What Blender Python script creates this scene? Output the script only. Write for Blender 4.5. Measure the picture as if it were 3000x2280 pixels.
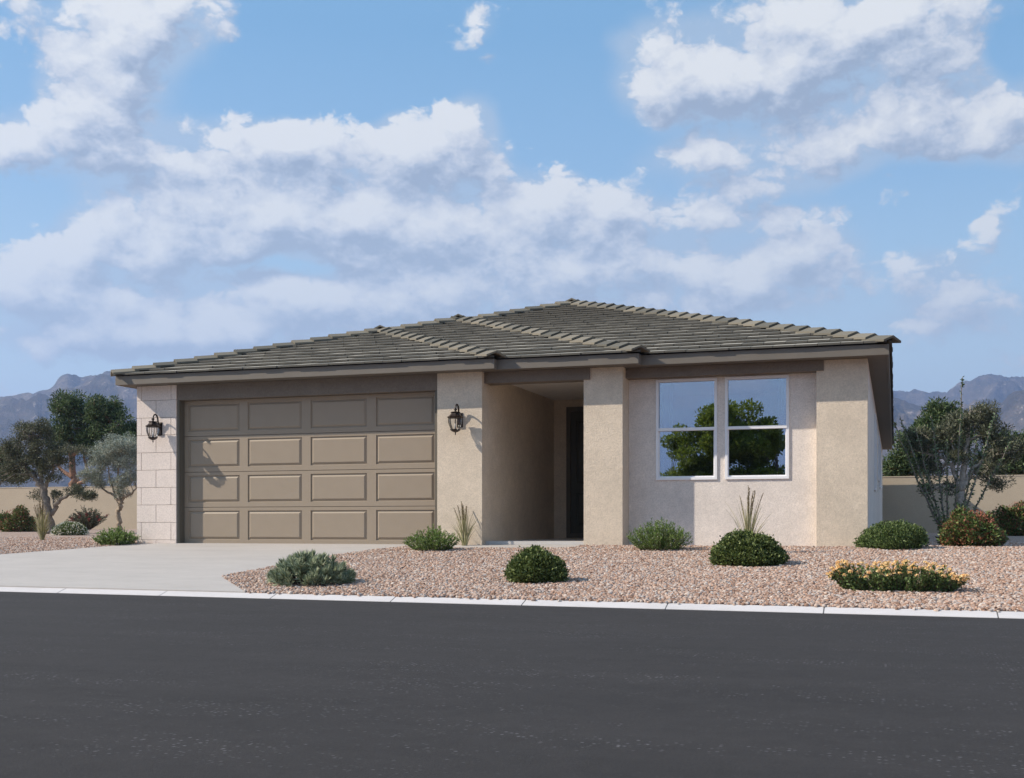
import bpy, math, random
import numpy as np
from mathutils import Vector, noise as mnoise

for o in list(bpy.data.objects):
    bpy.data.objects.remove(o)
SC = bpy.context.scene
COL = SC.collection
R = math.radians

# ------------------------------------------------------------------ camera
YAW = R(18.15)
CAM_H = 0.80
FPX = 3422.0
cam_d = bpy.data.cameras.new('camera')
cam_d.sensor_fit = 'HORIZONTAL'
cam_d.sensor_width = 36.0
cam_d.lens = 36.0 * FPX / 3000.0
cam_d.shift_y = 400.0 / 3000.0
cam_d.clip_start = 0.1
cam_d.clip_end = 40000.0
cam = bpy.data.objects.new('camera', cam_d)
cam.location = (0, 0, CAM_H)
cam.rotation_euler = (R(90), 0, YAW)
COL.objects.link(cam)
SC.camera = cam

# ------------------------------------------------------------------ light
SUN_TRAVEL = Vector((2.30, 1.0, -1.85)).normalized()
SUN_TO = -SUN_TRAVEL
SUN_EL = math.asin(SUN_TO.z)
SUN_AZ = math.atan2(SUN_TO.x, SUN_TO.y)
sun_d = bpy.data.lights.new('sun', 'SUN')
sun_d.energy = 3.6
sun_d.angle = R(0.55)
sun_d.color = (1.0, 0.90, 0.765)
sun = bpy.data.objects.new('sun', sun_d)
sun.rotation_euler = SUN_TRAVEL.to_track_quat('-Z', 'Y').to_euler()
sun.location = (-40, -20, 40)
COL.objects.link(sun)

SC.view_settings.view_transform = 'Standard'
SC.view_settings.look = 'None'
SC.view_settings.gamma = 1.0
SC.view_settings.exposure = 0.94
SC.view_settings.use_curve_mapping = False
SC.cycles.use_denoising = True
SC.cycles.max_bounces = 10
SC.cycles.diffuse_bounces = 7
SC.cycles.transparent_max_bounces = 12
SC.cycles.volume_bounces = 0
SC.cycles.sample_clamp_indirect = 6.0

sY, cY = math.sin(YAW), math.cos(YAW)
def at(x, y, Y):
    """point of the place at depth Y that lies behind a spot of the photograph"""
    u = (x - 1500.0) / FPX
    zc = Y / (cY + u * sY)
    xc = u * zc
    return Vector((xc * cY - zc * sY, Y, CAM_H + (1540.0 - y) / FPX * zc))
def azel(x, y):
    u = (x - 1500.0) / FPX
    v = (1540.0 - y) / FPX
    return math.atan(u) - YAW, math.atan(v * math.cos(math.atan(u)))

# ------------------------------------------------------------------ node helpers
class NT:
    def __init__(self, tree):
        self.t = tree
        self.n = tree.nodes
        self.l = tree.links
    def add(self, kind, **kw):
        n = self.n.new(kind)
        for k, v in kw.items():
            setattr(n, k, v)
        return n
    def link(self, a, b):
        self.l.new(a, b)
    def put(self, sock, v):
        if hasattr(v, 'node'):
            self.l.new(v, sock)
        else:
            sock.default_value = v
    def math(self, op, a, b=None, c=None, clamp=False):
        n = self.n.new('ShaderNodeMath')
        n.operation = op
        n.use_clamp = clamp
        for i, v in enumerate((a, b, c)):
            if v is not None:
                self.put(n.inputs[i], v)
        return n.outputs[0]
    def vmath(self, op, a, b=None, c=None):
        n = self.n.new('ShaderNodeVectorMath')
        n.operation = op
        for i, v in enumerate((a, b, c)):
            if v is not None:
                self.put(n.inputs[i], v)
        return n.outputs['Value'] if op in ('DOT_PRODUCT', 'LENGTH', 'DISTANCE') else n.outputs[0]
    def noise(self, vec, scale, detail=4.0, rough=0.5, dist=0.0, dims='3D'):
        n = self.n.new('ShaderNodeTexNoise')
        n.noise_dimensions = dims
        if vec is not None:
            self.l.new(vec, n.inputs['Vector'])
        n.inputs['Scale'].default_value = scale
        n.inputs['Detail'].default_value = detail
        n.inputs['Roughness'].default_value = rough
        n.inputs['Distortion'].default_value = dist
        return n.outputs[0]
    def ramp(self, fac, stops, interp='LINEAR'):
        n = self.n.new('ShaderNodeValToRGB')
        n.color_ramp.interpolation = interp
        e = n.color_ramp.elements
        while len(e) < len(stops):
            e.new(0.5)
        for i, (p, c) in enumerate(stops):
            e[i].position = p
            e[i].color = (c[0], c[1], c[2], 1) if len(c) == 3 else c
        self.put(n.inputs[0], fac)
        return n.outputs[0]
    def mix(self, fac, a, b, mode='MIX'):
        n = self.n.new('ShaderNodeMix')
        n.data_type = 'RGBA'
        n.blend_type = mode
        self.put(n.inputs[0], fac)
        for i, v in ((6, a), (7, b)):
            if hasattr(v, 'node'):
                self.l.new(v, n.inputs[i])
            else:
                n.inputs[i].default_value = (v[0], v[1], v[2], 1)
        return n.outputs[2]
    def maprange(self, v, a, b, c=0.0, d=1.0, smooth=False):
        n = self.n.new('ShaderNodeMapRange')
        if smooth:
            n.interpolation_type = 'SMOOTHSTEP'
        self.put(n.inputs[0], v)
        for i, x in zip((1, 2, 3, 4), (a, b, c, d)):
            n.inputs[i].default_value = x
        return n.outputs[0]
    def bump(self, h, strength, dist):
        n = self.n.new('ShaderNodeBump')
        n.inputs['Strength'].default_value = strength
        n.inputs['Distance'].default_value = dist
        self.l.new(h, n.inputs['Height'])
        return n.outputs[0]

def new_mat(name):
    m = bpy.data.materials.new(name)
    m.use_nodes = True
    t = NT(m.node_tree)
    t.n.clear()
    out = t.add('ShaderNodeOutputMaterial')
    bs = t.add('ShaderNodeBsdfPrincipled')
    t.link(bs.outputs[0], out.inputs[0])
    return m, t, bs, out
def coords(t, which='Object'):
    return t.add('ShaderNodeTexCoord').outputs[which]
def geo_pos(t):
    return t.add('ShaderNodeNewGeometry').outputs['Position']

# ------------------------------------------------------------------ world: sky with clouds
W = bpy.data.worlds.new('World')
SC.world = W
W.use_nodes = True
W.cycles.sampling_method = "MANUAL"
W.cycles.sample_map_resolution = 512
wt = NT(W.node_tree)
wt.n.clear()
wout = wt.add('ShaderNodeOutputWorld')
bg = wt.add('ShaderNodeBackground')
SKY_STRENGTH = 0.10
bg.inputs[1].default_value = SKY_STRENGTH
wt.link(bg.outputs[0], wout.inputs[0])
sky = wt.add('ShaderNodeTexSky')
sky.sky_type = 'NISHITA'
sky.sun_disc = False
sky.sun_elevation = SUN_EL
sky.sun_rotation = SUN_AZ
sky.altitude = 300.0
sky.air_density = 1.0
sky.dust_density = 0.6
sky.ozone_density = 2.2

# cloud field: heaps of cumulus laid out over azimuth and height above the horizon
BLOBS = [  # photo x, y, rx, ry, weight
    (430, 40, 230, 130, 1.0), (330, 190, 190, 140, 1.0), (240, 330, 180, 120, 1.0), (290, 430, 170, 80, 0.7),
    (600, 40, 110, 90, 0.5), (20, 430, 110, 90, 0.7), (60, 30, 70, 60, 0.35),
    (520, 440, 150, 80, 0.9), (740, 420, 150, 75, 0.9), (920, 400, 130, 60, 0.8), (960, 460, 160, 60, 0.7),
    (1190, 400, 100, 60, 0.9), (1370, 350, 100, 95, 1.1), (1320, 450, 200, 90, 0.7),
    (560, 690, 330, 100, 1.0), (850, 620, 300, 95, 1.0), (1250, 620, 330, 140, 0.8), (230, 680, 60, 110, 0.7),
    (60, 800, 170, 70, 0.85), (330, 760, 220, 60, 0.7), (1000, 860, 420, 60, 0.75), (250, 880, 250, 45, 0.6),
    (1560, 580, 90, 70, 0.8), (1640, 540, 60, 60, 0.7), (1760, 600, 120, 70, 0.9), (1600, 720, 330, 110, 0.6),
    (1900, 125, 130, 70, 0.75), (1960, 270, 210, 80, 1.0), (2250, 230, 280, 95, 1.0), (2450, 60, 420, 120, 1.1),
    (2650, 210, 260, 120, 0.9), (2930, 300, 150, 90, 0.6), (2560, 390, 420, 70, 0.75), (2900, 420, 220, 80, 0.75),
    (2080, 450, 240, 60, 0.55), (2280, 530, 260, 45, 0.65), (2100, 630, 320, 38, 0.75), (2370, 710, 150, 60, 0.75),
    (2170, 850, 130, 65, 0.65), (2760, 850, 120, 75, 0.85), (2920, 640, 70, 55, 0.6), (2960, 880, 90, 50, 0.4),
    (1450, 800, 600, 110, 0.5), (450, 950, 500, 60, 0.45), (1500, 900, 800, 70, 0.35), (2050, 720, 250, 60, 0.4), (2600, 640, 120, 40, 0.3), (350, 560, 260, 60, 0.35),
    (300, 860, 420, 60, 0.5), (900, 940, 420, 50, 0.45), (1150, 720, 250, 80, 0.4), (1700, 820, 300, 60, 0.4), (2300, 800, 260, 60, 0.35), (2450, 470, 350, 50, 0.4),
    (2650, 960, 380, 55, 0.5), (200, 1010, 420, 50, 0.5), (2350, 900, 300, 60, 0.4), (2750, 740, 220, 45, 0.35), (650, 1010, 300, 45, 0.45), (2150, 780, 260, 50, 0.35),
    (1400, 60, 70, 60, 0.5), (360, 980, 260, 40, 0.5), (700, 960, 260, 40, 0.5),
    (1000, 170, 380, 190, -0.7), (1650, 330, 170, 220, -0.6), (850, 780, 240, 26, -0.75), (2700, 620, 230, 90, -0.35),
    (120, 580, 180, 70, -0.5), (2450, 950, 300, 60, -0.3), (40, 200, 90, 120, -0.5), (2960, 150, 90, 80, -0.5),
]
grp = bpy.data.node_groups.new('cloud_density', 'ShaderNodeTree')
grp.interface.new_socket('P', in_out='INPUT', socket_type='NodeSocketVector')
grp.interface.new_socket('D', in_out='OUTPUT', socket_type='NodeSocketFloat')
grp.interface.new_socket('S', in_out='OUTPUT', socket_type='NodeSocketFloat')
gt = NT(grp)
gi = gt.add('NodeGroupInput')
go = gt.add('NodeGroupOutput')
P = gi.outputs[0]
wob = gt.add('ShaderNodeTexNoise')
wob.inputs['Scale'].default_value = 14.0
wob.inputs['Detail'].default_value = 3.0
gt.link(P, wob.inputs['Vector'])
wv = gt.vmath('MULTIPLY_ADD', wob.outputs['Color'], (0.05, 0.035, 0.0), (-0.025, -0.0175, 0.0))
PW = gt.vmath('ADD', P, wv)
acc = None
for bx_, by_, rx_, ry_, w_ in BLOBS:
    a0, e0 = azel(bx_, by_)
    a1, _ = azel(bx_ + rx_, by_)
    _, e1 = azel(bx_, by_ - ry_)
    ia, ie = 1.0 / max(1e-4, a1 - a0), 1.0 / max(1e-4, e1 - e0)
    q = gt.vmath('MULTIPLY_ADD', PW, (ia, ie, 0.0), (-a0 * ia, -e0 * ie, 0.0))
    d2 = gt.vmath('DOT_PRODUCT', q, q)
    ex = gt.math('EXPONENT', gt.math('MULTIPLY', d2, -1.0))
    acc = gt.math('MULTIPLY', ex, w_) if acc is None else gt.math('MULTIPLY_ADD', ex, w_, acc)
PS = gt.vmath('MULTIPLY', P, (1.0, 1.5, 1.0))
big = gt.noise(PS, 5.0, 2.0, 0.5)
fine = gt.noise(PS, 16.0, 10.0, 0.66, 0.1)
wob2 = gt.add('ShaderNodeTexNoise')
wob2.inputs['Scale'].default_value = 45.0
wob2.inputs['Detail'].default_value = 4.0
gt.link(PS, wob2.inputs['Vector'])
PV = gt.vmath('ADD', PS, gt.vmath('MULTIPLY_ADD', wob2.outputs['Color'], (0.03, 0.03, 0.0), (-0.015, -0.015, 0.0)))
vo = gt.add('ShaderNodeTexVoronoi')
vo.voronoi_dimensions = '2D'
vo.inputs['Scale'].default_value = 17.0
vo.inputs['Detail'].default_value = 3.0
vo.inputs['Roughness'].default_value = 0.55
vo.inputs['Lacunarity'].default_value = 2.3
gt.link(PV, vo.inputs['Vector'])
D1 = gt.math('MULTIPLY_ADD', gt.math('SUBTRACT', big, 0.5), 0.5, gt.math('MULTIPLY', acc, 1.28))
D2 = gt.math('MULTIPLY_ADD', gt.math('SUBTRACT', fine, 0.5), 2.1, D1)
D3 = gt.math('MULTIPLY_ADD', gt.math('SUBTRACT', 0.52, vo.outputs['Distance']), 1.35, D2)
sepP = gt.add('ShaderNodeSeparateXYZ')
gt.link(P, sepP.inputs[0])
away = gt.maprange(gt.math('ABSOLUTE', gt.math('ADD', sepP.outputs[0], 0.317)), 0.50, 0.85, 0.0, 1.0, True)
D3 = gt.math('ADD', D3, gt.math('MULTIPLY', away, gt.math('MULTIPLY_ADD', gt.math('SUBTRACT', big, 0.5), 2.6, 0.48)))
gt.link(D3, go.inputs[0])
gt.link(gt.math('MULTIPLY_ADD', gt.math('SUBTRACT', fine, 0.5), 0.5, D1), go.inputs[1])

gen = wt.add('ShaderNodeTexCoord').outputs['Generated']
nrm = wt.vmath('NORMALIZE', gen)
sep = wt.add('ShaderNodeSeparateXYZ')
wt.link(nrm, sep.inputs[0])
az = wt.math('ARCTAN2', sep.outputs[0], sep.outputs[1])
el = wt.math('ARCSINE', sep.outputs[2])
comb = wt.add('ShaderNodeCombineXYZ')
wt.link(az, comb.inputs[0])
wt.link(el, comb.inputs[1])
def dens(v):
    g = wt.add('ShaderNodeGroup')
    g.node_tree = grp
    wt.link(v, g.inputs[0])
    return g.outputs[0], g.outputs[1]
Dc, Sc = dens(comb.outputs[0])
Ds, Ss = dens(wt.vmath('ADD', comb.outputs[0], (-0.010, 0.019, 0.0)))
fine_l = wt.maprange(wt.math('SUBTRACT', Dc, Ds), -1.1, 1.1, 0.0, 1.0)
macro_l = wt.maprange(wt.math('SUBTRACT', Sc, Ss), -1.25, 1.25, 0.0, 1.0)
lit0 = wt.math('ADD', wt.math('MULTIPLY', fine_l, 0.65), wt.math('MULTIPLY', macro_l, 0.35))
wdt = wt.math('MULTIPLY_ADD', macro_l, -0.22, 0.44)
ax_ = wt.math('MULTIPLY_ADD', wt.math('DIVIDE', wt.math('SUBTRACT', Dc, 0.20), wdt), 0.5, 0.5, clamp=True)
alpha = wt.maprange(ax_, 0.0, 1.0, 0.0, 1.0, True)
CL = 1.10 / SKY_STRENGTH
ccol = wt.ramp(lit0, [(0.24, (0.170 * CL, 0.210 * CL, 0.270 * CL)), (0.42, (0.245 * CL, 0.280 * CL, 0.335 * CL)), (0.58, (0.335 * CL, 0.355 * CL, 0.385 * CL)), (0.84, (0.435 * CL, 0.44 * CL, 0.435 * CL))])
lowfade = wt.maprange(el, 0.06, 0.34, 0.0, 1.0, True)
ccol = wt.mix(wt.math('MULTIPLY_ADD', lowfade, -0.42, 0.45), ccol, (0.345 * CL, 0.41 * CL, 0.455 * CL))
above = wt.maprange(el, 0.0, 0.05, 0.0, 1.0, True)
veil = wt.maprange(el, 0.05, 0.40, 0.95, 0.8, True)
base = wt.mix(veil, sky.outputs[0], wt.ramp(el, [(0.0, (0.40 * CL, 0.43 * CL, 0.45 * CL)), (0.09, (0.33 * CL, 0.41 * CL, 0.45 * CL)), (0.20, (0.22 * CL, 0.33 * CL, 0.42 * CL)), (0.28, (0.15 * CL, 0.265 * CL, 0.385 * CL)), (0.40, (0.095 * CL, 0.215 * CL, 0.345 * CL))]))
soft = wt.maprange(Sc, 0.08, 0.85, 0.0, 0.62, True)
base = wt.mix(wt.math('MULTIPLY', soft, above), base, (0.245 * CL, 0.295 * CL, 0.355 * CL))
skyc = wt.mix(wt.math('MULTIPLY', wt.math('MULTIPLY', alpha, above), 0.95), base, ccol)
wt.link(skyc, bg.inputs[0])

# ------------------------------------------------------------------ mesh helpers
def link(o, parent=None):
    COL.objects.link(o)
    if parent is not None:
        o.parent = parent
    return o
def tag(o, label=None, cat=None, group=None, kind=None):
    if label: o['label'] = label
    if cat: o['category'] = cat
    if group: o['group'] = group
    if kind: o['kind'] = kind
    return o
def empty(name, loc=(0, 0, 0), parent=None):
    o = bpy.data.objects.new(name, None)
    o.empty_display_size = 0.2
    link(o, parent)
    o.location = loc
    return o

class MB:
    def __init__(self):
        self.v = []
        self.f = []
    def poly(self, pts):
        i = len(self.v)
        self.v += [tuple(p) for p in pts]
        self.f.append(tuple(range(i, i + len(pts))))
        return self
    def box(self, x0, x1, y0, y1, z0, z1):
        i = len(self.v)
        self.v += [(x0, y0, z0), (x1, y0, z0), (x1, y1, z0), (x0, y1, z0), (x0, y0, z1), (x1, y0, z1), (x1, y1, z1), (x0, y1, z1)]
        for q in ((0, 3, 2, 1), (4, 5, 6, 7), (0, 1, 5, 4), (1, 2, 6, 5), (2, 3, 7, 6), (3, 0, 4, 7)):
            self.f.append(tuple(i + k for k in q))
        return self
    def prism(self, top, bot):
        """two matching outlines (counter-clockwise seen from outside the top)"""
        n = len(top)
        i = len(self.v)
        self.v += [tuple(p) for p in top] + [tuple(p) for p in bot]
        self.f.append(tuple(range(i, i + n)))
        self.f.append(tuple(i + n + k for k in reversed(range(n))))
        for k in range(n):
            k2 = (k + 1) % n
            self.f.append((i + k, i + n + k, i + n + k2, i + k2))
        return self
    def tube(self, pts, rad, n=6, cap=True):
        pts = [Vector(p) for p in pts]
        if not hasattr(rad, '__len__'):
            rad = [rad] * len(pts)
        rings = []
        up = Vector((0.13, 0.31, 0.94))
        for k, p in enumerate(pts):
            d = (pts[min(k + 1, len(pts) - 1)] - pts[max(k - 1, 0)])
            if d.length < 1e-9: d = Vector((0, 0, 1))
            d.normalize()
            a = d.cross(up)
            if a.length < 0.1: a = d.cross(Vector((1, 0, 0)))
            a.normalize()
            b = d.cross(a)
            i = len(self.v)
            for j in range(n):
                th = 2 * math.pi * j / n
                q = p + (a * math.cos(th) + b * math.sin(th)) * rad[k]
                self.v.append(tuple(q))
            rings.append(i)
        for k in range(len(rings) - 1):
            for j in range(n):
                j2 = (j + 1) % n
                self.f.append((rings[k] + j, rings[k + 1] + j, rings[k + 1] + j2, rings[k] + j2))
        if cap:
            self.f.append(tuple(rings[0] + j for j in range(n)))
            self.f.append(tuple(rings[-1] + j for j in reversed(range(n))))
        return self
    def lathe(self, prof, n=12, c=(0, 0, 0), rot=0.0):
        rings = []
        for r, z in prof:
            i = len(self.v)
            for j in range(n):
                th = rot + 2 * math.pi * j / n
                self.v.append((c[0] + r * math.cos(th), c[1] + r * math.sin(th), c[2] + z))
            rings.append(i)
        for k in range(len(rings) - 1):
            for j in range(n):
                j2 = (j + 1) % n
                self.f.append((rings[k] + j, rings[k] + j2, rings[k + 1] + j2, rings[k + 1] + j))
        self.f.append(tuple(rings[0] + j for j in reversed(range(n))))
        self.f.append(tuple(rings[-1] + j for j in range(n)))
        return self
    def build(self, name, mat, parent=None, smooth=False, bevel=0.0):
        me = bpy.data.meshes.new(name)
        me.from_pydata(self.v, [], self.f)
        me.update()
        if smooth:
            me.polygons.foreach_set('use_smooth', [True] * len(me.polygons))
        me.materials.append(mat)
        o = bpy.data.objects.new(name, me)
        link(o, parent)
        if bevel:
            b = o.modifiers.new('bevel', 'BEVEL')
            b.width = bevel
            b.segments = 2
            b.limit_method = 'ANGLE'
        return o

def np_mesh(name, V, nper, mat, parent=None):
    """V: (N*nper, 3) vertices of N separate faces with nper corners"""
    V = np.asarray(V, dtype=np.float32).reshape(-1, 3)
    nv = len(V)
    nf = nv // nper
    me = bpy.data.meshes.new(name)
    me.vertices.add(nv)
    me.vertices.foreach_set('co', V.ravel())
    me.loops.add(nv)
    me.loops.foreach_set('vertex_index', np.arange(nv, dtype=np.int32))
    me.polygons.add(nf)
    me.polygons.foreach_set('loop_start', np.arange(0, nv, nper, dtype=np.int32))
    me.update(calc_edges=True)
    me.materials.append(mat)
    o = bpy.data.objects.new(name, me)
    link(o, parent)
    return o

def occupancy_wall(mb, xs, zs, holes, y0, y1):
    """front wall slab in X/Z with rectangular holes; only outer faces are made"""
    xs = sorted(set(xs)); zs = sorted(set(zs))
    def solid(i, j):
        if i < 0 or j < 0 or i >= len(xs) - 1 or j >= len(zs) - 1: return False
        cx, cz = (xs[i] + xs[i + 1]) / 2, (zs[j] + zs[j + 1]) / 2
        return not any(h[0] < cx < h[1] and h[2] < cz < h[3] for h in holes)
    for i in range(len(xs) - 1):
        for j in range(len(zs) - 1):
            if not solid(i, j): continue
            a, b, c, d = xs[i], xs[i + 1], zs[j], zs[j + 1]
            mb.poly([(a, y0, c), (b, y0, c), (b, y0, d), (a, y0, d)])
            mb.poly([(b, y1, c), (a, y1, c), (a, y1, d), (b, y1, d)])
            if not solid(i - 1, j): mb.poly([(a, y1, c), (a, y0, c), (a, y0, d), (a, y1, d)])
            if not solid(i + 1, j): mb.poly([(b, y0, c), (b, y1, c), (b, y1, d), (b, y0, d)])
            if not solid(i, j - 1): mb.poly([(a, y1, c), (b, y1, c), (b, y0, c), (a, y0, c)])
            if not solid(i, j + 1): mb.poly([(a, y0, d), (b, y0, d), (b, y1, d), (a, y1, d)])
    return mb

# ------------------------------------------------------------------ materials
def stucco(name, col, grain=0.5, mottle=0.11):
    m, t, bs, _ = new_mat(name)
    p = coords(t)
    big = t.noise(p, 1.6, 5.0, 0.6)
    mid = t.noise(p, 9.0, 4.0, 0.6)
    f = t.math('ADD', t.math('MULTIPLY', big, 0.6), t.math('MULTIPLY', mid, 0.4))
    lo = [c * (1 - mottle * 1.6) for c in col]
    hi = [min(1, c * (1 + mottle)) for c in col]
    c1 = t.ramp(f, [(0.3, lo), (0.7, hi)])
    sp = t.noise(p, 44.0, 5.0, 0.78)
    c2 = t.mix(t.maprange(sp, 0.40, 0.66, 0.0, 0.55), c1, [c * 0.60 for c in col])
    t.link(c2, bs.inputs['Base Color'])
    bs.inputs['Roughness'].default_value = 0.92
    bs.inputs['Specular IOR Level'].default_value = 0.2
    h1 = t.noise(p, 70.0, 3.0, 0.6)
    t.link(t.bump(h1, min(1.0, grain * 1.5), 0.012), bs.inputs['Normal'])
    return m
def plain(name, col, rough=0.6, var=0.05, scale=8.0, bump=0.0, bscale=60.0, metal=0.0, spec=0.3, bdist=0.004):
    m, t, bs, _ = new_mat(name)
    p = coords(t)
    n = t.noise(p, scale, 5.0, 0.6)
    c = t.ramp(n, [(0.3, [x * (1 - var) for x in col]), (0.7, [min(1, x * (1 + var)) for x in col])])
    t.link(c, bs.inputs['Base Color'])
    bs.inputs['Roughness'].default_value = rough
    bs.inputs['Metallic'].default_value = metal
    bs.inputs['Specular IOR Level'].default_value = spec
    if bump:
        t.link(t.bump(t.noise(p, bscale, 4.0, 0.6), bump, bdist), bs.inputs['Normal'])
    return m
def leaf_mat(name, cols, trans=0.25, rough=0.55, spec=0.3):
    m, t, bs, out = new_mat(name)
    g = t.add('ShaderNodeNewGeometry')
    k = len(cols)
    c = t.ramp(g.outputs['Random Per Island'], [((i + 0.5) / k, cols[i]) for i in range(k)])
    t.link(c, bs.inputs['Base Color'])
    bs.inputs['Roughness'].default_value = rough
    bs.inputs['Specular IOR Level'].default_value = spec
    tr = t.add('ShaderNodeBsdfTranslucent')
    t.link(t.mix(0.5, c, (0.25, 0.32, 0.06), 'ADD') if trans > 0.3 else c, tr.inputs[0])
    mx = t.add('ShaderNodeMixShader')
    mx.inputs[0].default_value = trans
    t.link(bs.outputs[0], mx.inputs[1])
    t.link(tr.outputs[0], mx.inputs[2])
    t.link(mx.outputs[0], out.inputs[0])
    return m

M = {}
M['tan'] = stucco('tan_stucco', (0.72, 0.612, 0.485))
M['cream'] = stucco('cream_stucco', (0.82, 0.738, 0.665))
M['brown'] = stucco('brown_stucco', (0.215, 0.18, 0.148), 0.35)
M['stone'] = stucco('cream_stone', (0.80, 0.695, 0.625), 0.45, 0.04)
M['mortar'] = plain('joint_mortar', (0.30, 0.26, 0.23), 0.95)
M['trim'] = plain('trim_paint', (0.165, 0.145, 0.122), 0.6, 0.05, 3.0, 0.15, 40)
M['soffit'] = plain('soffit_paint', (0.15, 0.13, 0.108), 0.7, 0.04)
M['door'] = plain('garage_door_paint', (0.305, 0.245, 0.182), 0.5, 0.025, 5.0, 0.08, 220, 0.0, 0.35, 0.001)
M['seam'] = plain('door_seam', (0.10, 0.085, 0.07), 0.7)
M['front_door'] = plain('front_door_paint', (0.075, 0.074, 0.058), 0.45, 0.05)
M['door_frame'] = plain('door_frame_paint', (0.13, 0.115, 0.09), 0.6, 0.05)
M['vinyl'] = plain('white_vinyl', (0.82, 0.81, 0.82), 0.4, 0.02)
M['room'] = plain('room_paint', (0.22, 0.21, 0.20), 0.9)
M['curtain'] = plain('curtain_cloth', (0.55, 0.55, 0.56), 0.9)
M['iron'] = plain('oiled_bronze', (0.030, 0.019, 0.014), 0.42, 0.3, 60.0, 0.25, 120, 0.35, 0.5)
M['candle'] = plain('candle_sleeve', (0.55, 0.55, 0.55), 0.6)
M['steel'] = plain('satin_nickel', (0.5, 0.5, 0.5), 0.3, 0.05, 8, 0, 60, 1.0)
M['bark_grey'] = plain('grey_bark', (0.20, 0.175, 0.15), 0.9, 0.45, 14.0, 0.6, 25, bdist=0.02)
M['bark_pale'] = plain('pale_bark', (0.36, 0.32, 0.275), 0.9, 0.4, 14.0, 0.6, 25, bdist=0.02)
M['bark_red'] = plain('reddish_bark', (0.26, 0.15, 0.10), 0.9, 0.35, 10.0, 0.6, 20, bdist=0.02)
M['bark_tan'] = plain('tan_bark', (0.30, 0.24, 0.18), 0.9, 0.4, 14.0, 0.6, 25, bdist=0.02)
M['twig'] = plain('brown_twig', (0.10, 0.075, 0.05), 0.9, 0.3)
M['boundary'] = stucco('tan_block_wall', (0.47, 0.395, 0.30), 0.25, 0.05)

def glass_mat():
    m, t, bs, out = new_mat('window_glass')
    gl = t.add('ShaderNodeBsdfGlossy')
    gl.inputs[0].default_value = (0.80, 0.86, 0.95, 1)
    gl.inputs[1].default_value = 0.0
    tr = t.add('ShaderNodeBsdfTransparent')
    tr.inputs[0].default_value = (0.75, 0.80, 0.82, 1)
    fr = t.add('ShaderNodeFresnel')
    fr.inputs[0].default_value = 1.5
    f = t.math('MULTIPLY_ADD', fr.outputs[0], 1.0, 0.33, clamp=True)
    mx = t.add('ShaderNodeMixShader')
    t.link(f, mx.inputs[0])
    t.link(tr.outputs[0], mx.inputs[1])
    t.link(gl.outputs[0], mx.inputs[2])
    t.link(mx.outputs[0], out.inputs[0])
    return m
M['glass'] = glass_mat()
def lantern_glass():
    m, t, bs, out = new_mat('lantern_glass')
    gl = t.add('ShaderNodeBsdfGlossy')
    gl.inputs[1].default_value = 0.05
    tr = t.add('ShaderNodeBsdfTransparent')
    tr.inputs[0].default_value = (0.93, 0.94, 0.95, 1)
    fr = t.add('ShaderNodeFresnel')
    fr.inputs[0].default_value = 1.3
    mx = t.add('ShaderNodeMixShader')
    t.link(t.math('MULTIPLY', fr.outputs[0], 0.7), mx.inputs[0])
    t.link(tr.outputs[0], mx.inputs[1])
    t.link(gl.outputs[0], mx.inputs[2])
    t.link(mx.outputs[0], out.inputs[0])
    return m
M['lglass'] = lantern_glass()

TILE_STOPS = [(0.0, (0.155, 0.15, 0.132)), (0.3, (0.20, 0.192, 0.167)), (0.5, (0.30, 0.282, 0.243)), (0.75, (0.38, 0.355, 0.303)), (1.0, (0.43, 0.40, 0.342))]
CAP_STOPS = [(0.0, (0.095, 0.09, 0.075)), (0.5, (0.155, 0.14, 0.112)), (1.0, (0.215, 0.19, 0.148))]
def tile_mat(name, stops, island):
    m, t, bs, _ = new_mat(name)
    if island:
        rnd = t.add('ShaderNodeNewGeometry').outputs['Random Per Island']
    else:
        rnd = t.add('ShaderNodeObjectInfo').outputs['Random']
    c = t.ramp(rnd, stops)
    p = geo_pos(t)
    n = t.noise(p, 18.0, 5.0, 0.65)
    c = t.mix(t.maprange(n, 0.3, 0.7, 0.0, 0.14), c, (0.10, 0.10, 0.088))
    t.link(c, bs.inputs['Base Color'])
    bs.inputs['Roughness'].default_value = 0.85
    bs.inputs['Specular IOR Level'].default_value = 0.25
    t.link(t.bump(t.noise(p, 90.0, 4.0, 0.6), 0.35, 0.006), bs.inputs['Normal'])
    return m
M['tile'] = tile_mat('roof_tile_concrete', TILE_STOPS, False)
M['tile_mass'] = tile_mat('roof_tile_concrete_mass', TILE_STOPS, True)
M['cap'] = tile_mat('hip_cap_concrete', CAP_STOPS, False)
M['tile_edge_shade'] = plain('roof_tile_shaded_edge', (0.10, 0.093, 0.080), 0.9, 0.1)  # darker butt faces: the shade line under each course is put into the colour
M['deck'] = plain('roof_underlay', (0.06, 0.058, 0.052), 0.9)

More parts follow.
